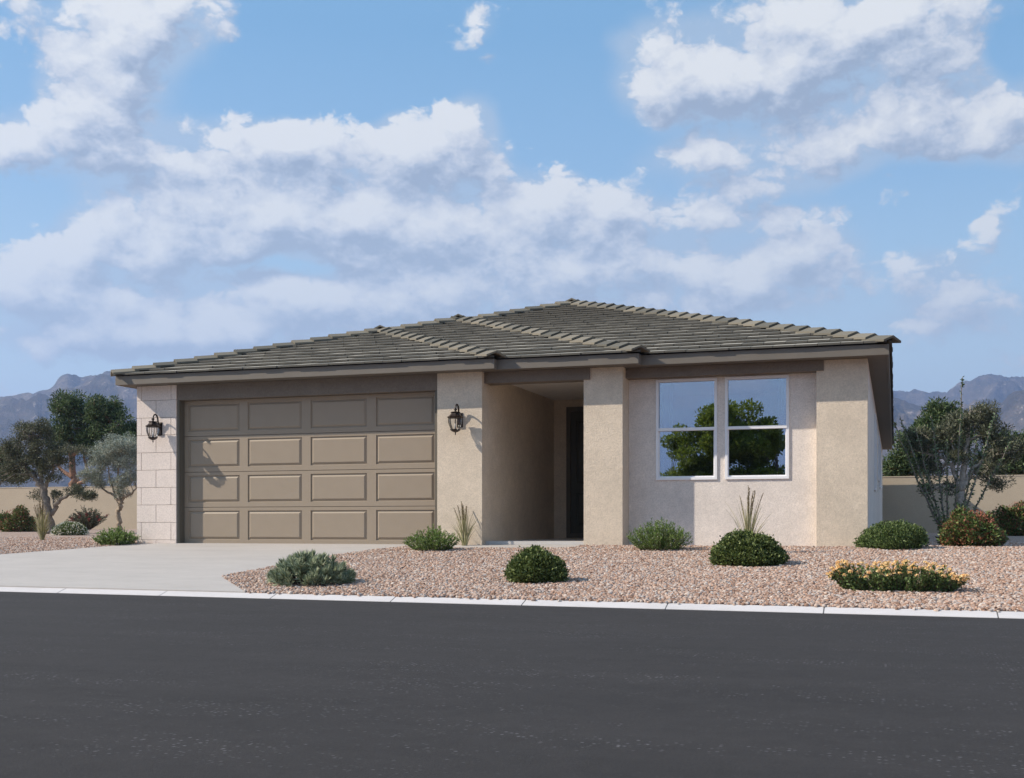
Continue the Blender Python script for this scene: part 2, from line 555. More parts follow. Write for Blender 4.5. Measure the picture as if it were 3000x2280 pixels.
def asphalt():
    m, t, bs, _ = new_mat('asphalt')
    p = geo_pos(t)
    patch = t.noise(t.vmath('MULTIPLY', p, (0.55, 1.7, 1.0)), 0.9, 6.0, 0.65)
    mid = t.noise(p, 7.0, 6.0, 0.65)
    fine = t.noise(p, 75.0, 6.0, 0.8)
    f = t.math('ADD', t.math('MULTIPLY', patch, 0.55), t.math('MULTIPLY', mid, 0.45))
    c = t.ramp(f, [(0.36, (0.0210, 0.0190, 0.0188)), (0.64, (0.0345, 0.0312, 0.0308))])
    c = t.mix(t.maprange(fine, 0.35, 0.7, 0.0, 0.5), c, (0.055, 0.0505, 0.0505))
    vor = t.add('ShaderNodeTexVoronoi')
    vor.inputs['Scale'].default_value = 42.0
    t.link(p, vor.inputs['Vector'])
    spot = t.maprange(vor.outputs['Distance'], 0.16, 0.40, 1.0, 0.0)
    sepc = t.add('ShaderNodeSeparateColor')
    t.link(vor.outputs['Color'], sepc.inputs[0])
    rare = t.maprange(sepc.outputs[0], 0.60, 0.85, 0.0, 1.0)
    worn = t.maprange(t.noise(t.vmath('MULTIPLY', p, (0.45, 1.7, 1.0)), 1.3, 6.0, 0.72), 0.46, 0.62, 0.0, 1.0)
    k = t.math('MULTIPLY', t.math('MULTIPLY', spot, rare), worn)
    c = t.mix(t.math('MULTIPLY', k, 0.7), c, (0.19, 0.185, 0.195))
    t.link(c, bs.inputs['Base Color'])
    bs.inputs['Roughness'].default_value = 0.9
    bs.inputs['Specular IOR Level'].default_value = 0.25
    t.link(t.bump(t.math('MULTIPLY_ADD', fine, 1.0, mid), 0.6, 0.008), bs.inputs['Normal'])
    return m
M['asphalt'] = asphalt()
def concrete(name, col, sc=1.0):
    m, t, bs, _ = new_mat(name)
    p = geo_pos(t)
    sw = t.vmath('MULTIPLY', p, (1.0, 2.6, 1.0))
    a = t.noise(sw, 1.1 * sc, 6.0, 0.62)
    b = t.noise(sw, 9.0 * sc, 5.0, 0.65)
    f = t.math('ADD', t.math('MULTIPLY', a, 0.6), t.math('MULTIPLY', b, 0.4))
    c = t.ramp(f, [(0.30, [x * 0.86 for x in col]), (0.52, col), (0.72, [min(1, x * 1.09) for x in col])])
    sp = t.noise(p, 120.0, 3.0, 0.7)
    c = t.mix(t.maprange(sp, 0.42, 0.7, 0.0, 0.25), c, [x * 0.75 for x in col])
    t.link(c, bs.inputs['Base Color'])
    bs.inputs['Roughness'].default_value = 0.88
    bs.inputs['Specular IOR Level'].default_value = 0.25
    t.link(t.bump(sp, 0.25, 0.004), bs.inputs['Normal'])
    return m
M['ceiling'] = plain('porch_ceiling_paint', (0.80, 0.76, 0.70), 0.9)
M['drive'] = concrete('driveway_concrete', (0.415, 0.385, 0.362))
M['porch'] = concrete('porch_concrete', (0.55, 0.52, 0.49))
M['kerb'] = concrete('kerb_concrete', (0.53, 0.505, 0.505))
M['kerbjoint'] = plain('kerb_joint_filler', (0.12, 0.12, 0.12), 0.95)

PEB = [(0.0, (0.18, 0.10, 0.066)), (0.2, (0.32, 0.19, 0.133)), (0.42, (0.435, 0.29, 0.22)), (0.6, (0.325, 0.238, 0.195)), (0.78, (0.50, 0.38, 0.305)), (0.9, (0.33, 0.31, 0.305)), (1.0, (0.60, 0.51, 0.435))]
def pebble_mat():
    m, t, bs, _ = new_mat('pebble')
    rnd = t.add('ShaderNodeObjectInfo').outputs['Random']
    c = t.ramp(rnd, PEB)
    n = t.noise(coords(t), 3.0, 3.0, 0.6)
    c = t.mix(t.maprange(n, 0.35, 0.7, 0.0, 0.18), c, (0.55, 0.47, 0.40))
    t.link(c, bs.inputs['Base Color'])
    bs.inputs['Roughness'].default_value = 0.8
    bs.inputs['Specular IOR Level'].default_value = 0.25
    return m
M['pebble'] = pebble_mat()
def gravel_bed():
    m, t, bs, _ = new_mat('gravel_bed')
    p = geo_pos(t)
    v = t.add('ShaderNodeTexVoronoi')
    v.inputs['Scale'].default_value = 30.0
    t.link(p, v.inputs['Vector'])
    sepc = t.add('ShaderNodeSeparateColor')
    t.link(v.outputs['Color'], sepc.inputs[0])
    c = t.ramp(sepc.outputs[0], PEB)
    c = t.mix(t.maprange(v.outputs['Distance'], 0.35, 0.75, 0.0, 0.55), c, (0.14, 0.10, 0.075))
    t.link(c, bs.inputs['Base Color'])
    bs.inputs['Roughness'].default_value = 0.9
    t.link(t.bump(t.math('SUBTRACT', 1.0, v.outputs['Distance']), 0.9, 0.02), bs.inputs['Normal'])
    return m
M['gravel'] = gravel_bed()
def desert():
    m, t, bs, _ = new_mat('desert_ground')
    p = geo_pos(t)
    n = t.noise(p, 0.02, 8.0, 0.65)
    c = t.ramp(n, [(0.35, (0.17, 0.14, 0.10)), (0.65, (0.36, 0.28, 0.205))])
    t.link(c, bs.inputs['Base Color'])
    bs.inputs['Roughness'].default_value = 0.95
    return m
M['desert'] = desert()
def mountain_mat():
    m, t, bs, _ = new_mat('mountain_rock')
    p = geo_pos(t)
    n1 = t.noise(p, 0.012, 8.0, 0.68)
    n2 = t.noise(p, 0.045, 5.0, 0.7)
    c = t.ramp(n1, [(0.36, (0.045, 0.038, 0.032)), (0.55, (0.11, 0.088, 0.07)), (0.72, (0.25, 0.20, 0.165))])
    c = t.mix(t.maprange(n2, 0.60, 0.70, 0.0, 0.9), c, (0.48, 0.40, 0.35))
    c = t.mix(t.maprange(t.noise(p, 0.08, 5.0, 0.7), 0.45, 0.6, 0.0, 0.55), c, (0.045, 0.05, 0.032))
    t.link(c, bs.inputs['Base Color'])
    bs.inputs['Roughness'].default_value = 0.95
    bs.inputs['Specular IOR Level'].default_value = 0.05
    t.link(t.bump(n2, 1.0, 12.0), bs.inputs['Normal'])
    return m
M['mountain'] = mountain_mat()

# ------------------------------------------------------------------ ground heights
def kerb_y(X):      # back edge of the kerb top
    return 11.66 - 0.055 * (X + 10.3)
def smooth(a, b, x):
    t = min(1.0, max(0.0, (x - a) / (b - a)))
    return t * t * (3 - 2 * t)
def G(X, Y):
    k = kerb_y(X)
    t, T = Y - k, 17.9 - k
    if t <= 0: return 0.05
    if t < T: return 0.05 + 0.425 * (t / T)
    rise = 0.19 + (0.095 - 0.19) * smooth(-12.0, 0.0, X)
    return 0.475 + rise * min(1.0, (Y - 17.9) / 22.0)

DRIVE = [(-16.3, 11.99), (-15.2, 13.1), (-14.25, 15.0), (-13.95, 15.7), (-13.3, 16.8), (-12.95, 17.45), (-12.78, 17.80), (-12.14, 17.88), (-12.14, 18.3), (-7.15, 18.3), (-7.15, 17.95),
         (-7.22, 17.75), (-7.62, 17.55), (-7.86, 16.95), (-8.06, 15.9), (-8.13, 14.4), (-8.13, 12.95), (-6.9, 11.475)]
WALK = [(-7.21, 17.80), (-7.21, 17.30), (-6.2, 17.33), (-4.95, 17.42), (-4.72, 17.55), (-4.72, 18.03), (-6.36, 18.03), (-6.36, 17.80)]
def inside(poly, x, y):
    c = False
    j = len(poly) - 1
    for i in range(len(poly)):
        xi, yi = poly[i]; xj, yj = poly[j]
        if (yi > y) != (yj > y) and x < (xj - xi) * (y - yi) / (yj - yi) + xi:
            c = not c
        j = i
    return c

# ground sheet, road, yard
MB().poly([(-9000, -9000, -0.06), (9000, -9000, -0.06), (9000, 9000, -0.06), (-9000, 9000, -0.06)]).build('ground', M['desert'])
bpy.data.objects['ground']['kind'] = 'structure'
def kerb_front(X): return kerb_y(X) - 0.15
rd = MB()
xs = np.linspace(-70, 60, 60)
for a, b in zip(xs[:-1], xs[1:]):
    rd.poly([(a, kerb_front(a) - 14.0, 0.0), (b, kerb_front(b) - 14.0, 0.0), (b, kerb_front(b) + 0.02, 0.0), (a, kerb_front(a) + 0.02, 0.0)])
tag(rd.build('road', M['asphalt']), kind='structure')

yd = MB()
XS = sorted(set(list(np.linspace(-70, -20, 26)) + list(np.linspace(-20, 8, 57)) + list(np.linspace(8, 60, 20))))
TS = [0.0, 0.15, 0.3, 0.5, 0.75, 1.0]
YS2 = [19, 21, 24, 28, 32, 36, 40.2, 60, 90]
rows = []
for X in XS:
    k = kerb_y(X)
    col = [(X, k - 0.001, -0.05)] + [(X, k + (17.9 - k) * t, 0) for t in TS] + [(X, y, 0) for y in YS2]
    col = [col[0]] + [(x, y, G(x, y) - 0.012) for x, y, _ in col[1:]]
    rows.append(col)
nrow = len(rows[0])
yd.v = [p for c in rows for p in c]
for i in range(len(rows) - 1):
    for j in range(nrow - 1):
        yd.f.append((i * nrow + j, (i + 1) * nrow + j, (i + 1) * nrow + j + 1, i * nrow + j + 1))
tag(yd.build('yard', M['gravel']), kind='structure')
# opposite side of the street (behind the camera)
op = MB()
op.poly([(-70, -40, 0.12), (60, -40, 0.12), (60, kerb_front(60) - 14.2, 0.12), (-70, kerb_front(-70) - 14.2, 0.12)])
op.poly([(-70, kerb_front(-70) - 14.2, 0.12), (60, kerb_front(60) - 14.2, 0.12), (60, kerb_front(60) - 13.99, 0.003), (-70, kerb_front(-70) - 13.99, 0.003)])
tag(op.build('opposite_verge', M['gravel']), kind='structure')

def slab(name, poly, mat, zoff, thick, cell=0.35, parent=None):
    """flat-lying slab that follows the slope of the yard"""
    import bmesh
    bm = bmesh.new()
    vs = [bm.verts.new((x, y, 0)) for x, y in poly]
    bm.faces.new(vs)
    ys = [p[1] for p in poly]; xs_ = [p[0] for p in poly]
    y = min(ys) + cell
    while y < max(ys):
        bmesh.ops.bisect_plane(bm, geom=bm.verts[:] + bm.edges[:] + bm.faces[:], plane_co=(0, y, 0), plane_no=(0, 1, 0))
        y += cell
    x = min(xs_) + 1.0
    while x < max(xs_):
        bmesh.ops.bisect_plane(bm, geom=bm.verts[:] + bm.edges[:] + bm.faces[:], plane_co=(x, 0, 0), plane_no=(1, 0, 0))
        x += 1.0
    for f in bm.faces:
        f.normal_update()
        if f.normal.z < 0: f.normal_flip()
    ext = bmesh.ops.extrude_face_region(bm, geom=bm.faces[:])
    new = [g for g in ext['geom'] if isinstance(g, bmesh.types.BMVert)]
    for v in bm.verts: v.co.z = G(v.co.x, v.co.y) + zoff - thick
    for v in new: v.co.z = G(v.co.x, v.co.y) + zoff
    bmesh.ops.recalc_face_normals(bm, faces=bm.faces[:])
    me = bpy.data.meshes.new(name)
    bm.to_mesh(me)
    bm.free()
    me.materials.append(mat)
    o = bpy.data.objects.new(name, me)
    return link(o, parent)
tag(slab('driveway', DRIVE, M['drive'], 0.012, 0.10), kind='structure')
tag(slab('walkway', WALK, M['drive'], 0.016, 0.10), kind='structure')

# kerb: sloped-face concrete cast in lengths with dark joints
kerb = empty('kerb', (-4.0, 11.2, 0.0))
tag(kerb, kind='structure')
joints = [-9.42 + 1.467 * i for i in range(-16, 22)]
def kprof(X, d=0.0):
    k = kerb_y(X)
    return [(X, k - 0.15 + d, -0.03), (X, k - 0.15 + d, 0.004), (X, k - 0.008 + d, 0.047 - d * .3), (X, k + 0.012, 0.05 - d * .3), (X, k + 0.012, -0.03)]
filler = MB()
for a, b in zip(joints[:-1], joints[1:]):
    mb = MB()
    A, B = kprof(a + 0.006), kprof(b - 0.006)
    mb.v = A + B
    n = len(A)
    mb.f = [tuple(range(n)), tuple(n + i for i in reversed(range(n)))] + [(i, n + i, n + (i + 1) % n, (i + 1) % n) for i in range(n)]
    o = mb.build('kerb_stone', M['kerb'], kerb)
    o.matrix_parent_inverse = kerb.matrix_world.inverted()
    o.location = (4.0, -11.2, 0.0)
    A, B = kprof(b - 0.007, 0.006), kprof(b + 0.007, 0.006)
    k0 = len(filler.v)
    filler.v += A + B
    filler.f += [tuple(k0 + i for i in range(n)), tuple(k0 + n + i for i in reversed(range(n)))] + [(k0 + i, k0 + n + i, k0 + n + (i + 1) % n, k0 + (i + 1) % n) for i in range(n)]
o = filler.build('joint_filler', M['kerbjoint'], kerb)
o.location = (4.0, -11.2, 0.0)
for ch in kerb.children:
    ch.matrix_parent_inverse.identity()

# ------------------------------------------------------------------ house
FLOOR = 0.483
house = empty('house', (0, 0, 0))
tag(house, 'single storey tan stucco house with brown tiled hip roof and double garage', 'house')
ZE = 3.30            # soffit
X0, X1, X2, X3 = -13.18, -6.05, -3.75, -0.08
Y1, Y2, Y3, YB = 17.55, 17.69, 17.92, 40.3
YW1, YW2, YW3, YWIN = 17.87, 18.01, 18.26, 18.47
XL, XR = -12.962, -0.389
YBW = 40.0
DOOR_Y = 18.06

# walls
w = MB(); w.box(XL + 0.004, XL + 0.2, 18.5, YBW, 0.2, ZE); w.build('wall', M['tan'], house)
w = MB(); w.box(XR - 0.2, XR, 18.66, YBW, 0.2, ZE); w.build('wall', M['cream'], house)
w = MB(); w.box(XL + 0.2, XR - 0.2, YBW - 0.2, YBW - 0.003, 0.2, ZE); w.build('wall', M['tan'], house)
w = MB(); w.box(-7.152, -6.371, YW1, 22.3, 0.3, ZE); w.build('wall', M['tan'], house)           # beside the garage, runs back as porch wall
w = MB(); w.box(-4.704, -4.074, YW2, 18.72, 0.3, ZE); w.box(-4.70, -4.2, 18.72, 22.3, 0.3, ZE); w.build('pier', M['tan'], house)
occ = MB()
WIN = [(-3.607, -2.680, 1.545, 3.105), (-2.512, -1.575, 1.545, 3.105)]
occupancy_wall(occ, [-4.073, -3.607, -2.680, -2.512, -1.575, -1.131], [0.3, 1.545, 3.105, ZE], WIN, YWIN, YWIN + 0.16)
occ.build('wall', M['cream'], house)
w = MB(); w.box(-1.130, XR, YW3, 18.66, 0.3, ZE); w.build('pier', M['tan'], house)
# porch back wall with door opening
pb = MB()
occupancy_wall(pb, [-6.370, -6.114, -5.02, -4.701], [0.3, 0.56, 3.12, ZE], [(-6.114, -5.02, 0.56, 3.12)], 22.085, 22.29)
pb.build('wall', M['tan'], house)
# brown lintels
w = MB(); w.box(-12.139, -7.153, 17.895, 18.05, 3.03, ZE - 0.002); w.build('lintel', M['brown'], house)
w = MB(); w.box(-6.369, -4.598, 17.975, 18.29, 3.119, ZE - 0.002); w.build('lintel', M['brown'], house)
w = MB(); w.box(-4.072, -1.021, 18.232, 18.468, 3.143, ZE - 0.002); w.build('lintel', M['brown'], house)
# garage jambs and inner head
w = MB(); w.box(-12.139, -12.095, 17.90, 18.10, 0.4, 3.028); w.build('door_jamb', M['door_frame'], house)
w = MB(); w.box(-7.205, -7.154, 17.90, 18.10, 0.4, 3.028); w.build('door_jamb', M['door_frame'], house)
# room behind the windows, floor
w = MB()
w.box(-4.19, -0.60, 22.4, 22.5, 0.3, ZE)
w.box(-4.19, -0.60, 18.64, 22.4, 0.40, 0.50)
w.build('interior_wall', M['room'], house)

# stone pier left of the garage, laid in courses
sp = empty('stone_pier', (0, 0, 0), house)
w = MB(); w.box(XL + 0.006, -12.143, YW1 + 0.012, 18.5, 0.3, ZE); w.build('core', M['mortar'], sp)
zc_ = [0.40] + [0.543 + 0.312 * k for k in range(9)] + [ZE]
gap = 0.0032
for k in range(len(zc_) - 1):
    if k == 0: sx = [XL, -12.559, -12.141]
    elif k % 2 == 1: sx = [XL, -12.866, -12.249, -12.141]
    else: sx = [XL, -12.559, -12.141]
    for a, b in zip(sx[:-1], sx[1:]):
        yo = random.Random(k * 7 + int(a * 100)).uniform(-0.0015, 0.0015)
        mb = MB()
        mb.box(a + (gap if a > XL else 0), b - (gap if b < -12.15 else 0), YW1 + yo, 18.06 if b > -12.15 else YW1 + 0.05, zc_[k] + gap, zc_[k + 1] - (gap if k < len(zc_) - 2 else 0.0))
        mb.build('stone_block', M['stone'], sp, bevel=0.004)

# garage door
gd = empty('garage_door', (0, 0, 0), house)
secz = [FLOOR - 0.015, 1.125, 1.752, 2.390, 3.029]
pans = [(-12.016, -10.972), (-10.807, -9.743), (-9.575, -8.510), (-8.340, -7.277)]
w = MB(); w.box(-12.094, -7.206, DOOR_Y + 0.03, DOOR_Y + 0.05, 0.4, 3.028); w.build('backing', M['seam'], gd)
for k in range(4):
    z0, z1 = secz[k] + (0.004 if k else 0), secz[k + 1] - 0.004
    holes = [(a, b, z0 + 0.082, z1 - 0.058) for a, b in pans]
    mb = MB()
    occupancy_wall(mb, [-12.094, -7.206] + [v for p_ in pans for v in p_], [z0, z1, holes[0][2], holes[0][3]], holes, DOOR_Y, DOOR_Y + 0.028)
    mb.build('door_section', M['door'], gd)
    for (a, b, c, d) in holes:
        mb = MB()
        y0, y1 = DOOR_Y + 0.019, DOOR_Y - 0.002
        i0, i1 = 0.018, 0.052
        ol = [(a, c), (b, c), (b, d), (a, d)]
        def ring(ins, y):
            return [(a + ins, y, c + ins), (b - ins, y, c + ins), (b - ins, y, d - ins), (a + ins, y, d - ins)]
        rs = [ring(0.0, DOOR_Y + 0.004), ring(0.006, y0), ring(i0, y0), ring(i1, y1)]
        mb.v = [p_ for r_ in rs for p_ in r_]
        for q in range(3):
            for j in range(4):
                j2 = (j + 1) % 4
                mb.f.append((q * 4 + j, q * 4 + j2, q * 4 + 4 + j2, q * 4 + 4 + j))
        mb.f.append((12, 13, 14, 15))
        mb.build('raised_panel', M['door'], gd)

# porch slab with step
ps = MB()
ps.box(-6.368, -4.706, 18.04, 22.08, 0.3, 0.545)
tag(ps.build('porch_slab', M['porch'], house))
w = MB(); w.box(-6.368, -4.706, 18.295, 22.08, 3.262, 3.292); w.build('ceiling', M['ceiling'], house)
# front door
fd = empty('front_door', (0, 0, 0), house)
mb = MB()
occupancy_wall(mb, [-6.113, -6.03, -5.105, -5.021], [0.561, 0.645, 3.03, 3.119], [(-6.03, -5.105, 0.645, 3.03)], 22.06, 22.16)
mb.build('door_frame', M['door_frame'], fd)
holes = [(-5.92, -5.60, 0.80, 1.45), (-5.53, -5.21, 0.80, 1.45), (-5.92, -5.60, 1.62, 2.85), (-5.53, -5.21, 1.62, 2.85)]
mb = MB()
occupancy_wall(mb, [-6.028, -5.107] + [v for h in holes for v in h[:2]], [0.647, 3.028] + [v for h in holes for v in h[2:]], holes, 22.10, 22.135)
mb.build('door_leaf', M['front_door'], fd)
for (a, b, c, d) in holes:
    mb = MB()
    rs = [[(a + i_, y_, c + i_), (b - i_, y_, c + i_), (b - i_, y_, d - i_), (a + i_, y_, d - i_)] for i_, y_ in ((0.0, 22.125), (0.015, 22.125), (0.05, 22.105))]
    mb.v = [p_ for r_ in rs for p_ in r_]
    for q in range(2):
        for j in range(4):
            j2 = (j + 1) % 4
            mb.f.append((q * 4 + j, q * 4 + j2, q * 4 + 4 + j2, q * 4 + 4 + j))
    mb.f.append((8, 9, 10, 11))
    mb.build('raised_panel', M['front_door'], fd)
mb = MB(); mb.lathe([(0.0, -0.001), (0.03, 0.0), (0.03, 0.012), (0.012, 0.02), (0.012, 0.05), (0.03, 0.06), (0.028, 0.085), (0.0, 0.09)], 12)
kn = mb.build('door_knob', M['steel'], fd, True)
kn.rotation_euler = (R(90), 0, 0)
kn.location = (-5.18, 22.10, 1.55)

# front windows: single-hung, white vinyl
def hung_window(x0, x1, z0, z1, y, midz, curtain_side):
    wn = empty('window', (0, 0, 0), house)
    fw = 0.020
    mb = MB()
    occupancy_wall(mb, [x0 - 0.022, x0 + fw, x1 - fw, x1 + 0.022], [z0 - 0.02, z0 + fw, z1 - fw, z1 + 0.022], [(x0 + fw, x1 - fw, z0 + fw, z1 - fw)], y - 0.022, y + 0.06)
    mb.build('frame', M['vinyl'], wn, bevel=0.004)
    mb = MB(); mb.box(x0 + 0.002, x1 - 0.002, y - 0.032, y + 0.03, midz - 0.026, midz + 0.022)
    mb.build('meeting_rail', M['vinyl'], wn, bevel=0.004)
    mb = MB()
    occupancy_wall(mb, [x0 + fw, x0 + fw + 0.014, x1 - fw - 0.014, x1 - fw], [z0 + fw, z0 + fw + 0.02, midz - 0.028], [(x0 + fw + 0.014, x1 - fw - 0.014, z0 + fw + 0.02, midz)], y + 0.004, y + 0.035)
    mb.build('sash', M['vinyl'], wn)
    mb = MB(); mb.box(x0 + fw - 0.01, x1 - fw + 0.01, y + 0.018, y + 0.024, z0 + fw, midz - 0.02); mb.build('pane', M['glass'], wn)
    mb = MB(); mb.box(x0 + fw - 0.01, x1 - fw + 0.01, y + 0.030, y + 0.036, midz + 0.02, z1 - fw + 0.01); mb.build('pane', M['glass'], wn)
    # curtain hanging inside at the outer edge
    cx0, cx1 = (x0 + 0.02, x0 + 0.20) if curtain_side < 0 else (x1 - 0.16, x1 + 0.02)
    mb = MB()
    n = 24
    for i in range(n):
        a, b = cx0 + (cx1 - cx0) * i / n, cx0 + (cx1 - cx0) * (i + 1) / n
        ya, yb = [y + 0.30 + 0.022 * math.sin(i_ * 1.55) for i_ in (i, i + 1)]
        mb.prism([(a, ya, z0 - 0.2), (b, yb, z0 - 0.2), (b, yb, z1 + 0.1), (a, ya, z1 + 0.1)], [(a, ya + .006, z0 - 0.2), (b, yb + .006, z0 - 0.2), (b, yb + .006, z1 + 0.1), (a, ya + .006, z1 + 0.1)])
    mb.build('curtain', M['curtain'], wn)
hung_window(*WIN[0], YWIN, 2.33, -1)
hung_window(*WIN[1], YWIN, 2.33, 1)
# side windows on the shaded wall
for (ya, yb, za, zb) in ((24.1, 25.3, 1.50, 3.0), (29.9, 30.9, 1.9, 3.0), (32.0, 33.2, 1.8, 3.0)):
    wn = empty('window', (0, 0, 0), house)
    mb = MB()
    mb.box(XR + 0.001, XR + 0.03, ya, ya + 0.05, za, zb); mb.box(XR + 0.001, XR + 0.03, yb - 0.05, yb, za, zb)
    mb.box(XR + 0.001, XR + 0.03, ya + 0.05, yb - 0.05, za, za + 0.05); mb.box(XR + 0.001, XR + 0.03, ya + 0.05, yb - 0.05, zb - 0.05, zb)
    mb.build('frame', M['vinyl'], wn)
    mb = MB(); mb.box(XR + 0.002, XR + 0.012, ya + 0.05, yb - 0.05, za + 0.05, zb - 0.05); mb.build('pane', M['glass'], wn)

# ---- roof
PITCH = 0.325
ZR = 3.445           # underlay height at the eave line
roof = empty('roof', (0, 0, 0), house)
h1, h2, h3 = (X1 - X0) / 2, (X2 - X0) / 2, (X3 - X0) / 2
def pt(x, y, t): return (x, y, ZR + PITCH * t)
A1 = pt(X0 + h1, Y1 + h1, h1); A1r = pt(X0 + h1, Y2 + h1, h1)
A2 = pt(X0 + h2, Y2 + h2, h2); A2r = pt(X0 + h2, Y3 + h2, h2)
A3 = pt(X0 + h3, Y3 + h3, h3); A3b = pt(X0 + h3, YB - h3, h3)
dk = MB()
E_ = lambda x, y: pt(x, y, 0)
dk.poly([E_(X0, Y1), E_(X1, Y1), A1]).poly([E_(X1, Y1), E_(X1, Y2), A1r, A1]).poly([E_(X1, Y2), E_(X2, Y2), A2, A1r])
dk.poly([E_(X2, Y2), E_(X2, Y3), A2r, A2]).poly([E_(X2, Y3), E_(X3, Y3), A3, A2r]).poly([E_(X3, Y3), E_(X3, YB), A3b, A3])
dk.poly([E_(X3, YB), E_(X0, YB), A3b]).poly([E_(X0, YB), E_(X0, Y1), A1, A1r, A2, A2r, A3, A3b])
dk.build('underlay', M['deck'], roof)
# soffit
so = MB()
foot = [(X0 + 0.03, Y1 + 0.03), (X1 - 0.03, Y1 + 0.03), (X1 - 0.03, Y2 + 0.03), (X2 - 0.03, Y2 + 0.03), (X2 - 0.03, Y3 + 0.03), (X3 - 0.03, Y3 + 0.03), (X3 - 0.03, YB - 0.03), (X0 + 0.03, YB - 0.03)]
so.prism([(x, y, ZE + 0.02) for x, y in foot], [(x, y, ZE + 0.002) for x, y in foot])
so.build('soffit', M['soffit'], roof)
# fascia boards
FT, FB = ZR + 0.010, ZE - 0.004
def fas(x0_, x1_, y0_, y1_):
    mb = MB(); mb.box(x0_, x1_, y0_, y1_, FB, FT); mb.build('fascia', M['trim'], roof, bevel=0.004)
fas(X0, X1, Y1, Y1 + 0.035)
fas(X1 - 0.035, X1 - 0.001, Y1 + 0.036, Y2 - 0.001)
fas(X1 - 0.034, X2, Y2, Y2 + 0.035)
fas(X2 - 0.035, X2 - 0.001, Y2 + 0.036, Y3 - 0.001)
fas(X2 - 0.034, X3, Y3, Y3 + 0.035)
fas(X3 - 0.035, X3 - 0.001, Y3 + 0.036, YB)
fas(X0 + 0.001, X0 + 0.035, Y1 + 0.036, YB)
fas(X0 + 0.036, X3 - 0.036, YB - 0.035, YB)

# tiles
EXPO = 0.325 / math.sqrt(1 + PITCH ** 2)
TLEN, TWID, TTH = 0.40, 0.327, 0.031
def clip(poly, a, b, c):
    """keep a*x + b*y + c >= 0"""
    out = []
    for i in range(len(poly)):
        p, q = poly[i], poly[(i + 1) % len(poly)]
        dp, dq = a * p[0] + b * p[1] + c, a * q[0] + b * q[1] + c
        if dp >= 0: out.append(p)
        if (dp >= 0) != (dq >= 0):
            s_ = dp / (dp - dq)
            out.append((p[0] + (q[0] - p[0]) * s_, p[1] + (q[1] - p[1]) * s_))
    return out
def tile_field(a0, a1, tmax, planes, mapf, seed):
    """courses of tiles over a roof plane; local (a along the eave, t up the slope in plan)"""
    rng = random.Random(seed)
    res = []
    k = 0
    t0 = -0.045
    while t0 < tmax:
        off = (0.5 if k % 2 else 0.0) * TWID + rng.uniform(-0.02, 0.02)
        a = a0 - TWID + off
        while a < a1:
            jt = rng.uniform(-0.006, 0.006)
            poly = [(a + 0.003, t0 + jt), (a + TWID - 0.003, t0 + jt), (a + TWID - 0.003, t0 + TLEN), (a + 0.003, t0 + TLEN)]
            for pl in planes:
                poly = clip(poly, *pl)
                if len(poly) < 3: break
            if len(poly) >= 3:
                area = 0.5 * abs(sum(poly[i][0] * poly[(i + 1) % len(poly)][1] - poly[(i + 1) % len(poly)][0] * poly[i][1] for i in range(len(poly))))
                if area > 0.012:
                    lift = rng.uniform(-0.002, 0.003)
                    top, bot = [], []
                    for (pa, ptt) in poly:
                        s_ = (ptt - t0) / TLEN
                        zt = ZR + PITCH * ptt + 0.068 - 0.054 * s_ + lift
                        x_, y_ = mapf(pa, ptt)
                        top.append((x_, y_, zt))
                        bot.append((x_, y_, zt - TTH))
                    res.append((top, bot))
            a += TWID
        t0 += EXPO
        k += 1
    return res
tiles = []
g = 0.03
tiles += tile_field(X0, X1, h1, [(1, -1, -X0 - g + 0.06), (-1, -1, X1 + g - 0.06), (0, 1, 0.06)], lambda a, t: (a, Y1 + t), 1)
tiles += tile_field(X0, X2, h2, [(1, -1, -X0), (-1, -1, X2), (1, 1, -X1 - 0.015), (0, 1, 0.06)], lambda a, t: (a, Y2 + t), 2)
tiles += tile_field(X0, X3, h3, [(1, -1, -X0), (-1, -1, X3), (1, 1, -X2 - 0.015), (0, 1, 0.06)], lambda a, t: (a, Y3 + t), 3)
def depth_key(tb):
    x, y, z = tb[0][0]
    zc = -x * sY + y * cY
    n_ = len(tb[0])
    area = 0.5 * abs(sum(tb[0][i][0] * tb[0][(i + 1) % n_][1] - tb[0][(i + 1) % n_][0] * tb[0][i][1] for i in range(n_)))
    return -area / zc ** 3
tiles.sort(key=depth_key)
for top, bot in tiles[:298]:
    o = MB().prism(top, bot).build('roof_tile', M['tile'], roof)
    o.data.materials.append(M['tile_edge_shade'])
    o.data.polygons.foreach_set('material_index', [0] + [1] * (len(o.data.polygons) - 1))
rest = tiles[298:]
# left and right slopes (seen only from the sides): one mass
rest += tile_field(Y1, YB, h1, [(1, -1, -Y1), (-1, -1, YB), (0, 1, 0.06), (0, -1, h1)], lambda a, t: (X0 + t, a), 4)
rest += tile_field(Y1, YB, h2, [(1, -1, -Y2), (-1, -1, YB), (0, 1, -h1), (0, -1, h2)], lambda a, t: (X0 + t, a), 4)
rest += tile_field(Y1, YB, h3, [(1, -1, -Y3), (-1, -1, YB), (0, 1, -h2)], lambda a, t: (X0 + t, a), 4)
rest += tile_field(Y3, YB, h3, [(1, -1, -Y3), (-1, -1, YB), (0, 1, 0.06)], lambda a, t: (X3 - t, a), 5)
mass = MB()
rest = [r_ for r_ in rest]
for top, bot in rest:
    mass.prism(top, bot)
o = mass.build('roof_tiles', M['tile_mass'], roof)
o.data.materials.append(M['tile_edge_shade'])
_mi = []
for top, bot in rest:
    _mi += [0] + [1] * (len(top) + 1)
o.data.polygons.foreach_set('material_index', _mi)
o['kind'] = 'stuff'

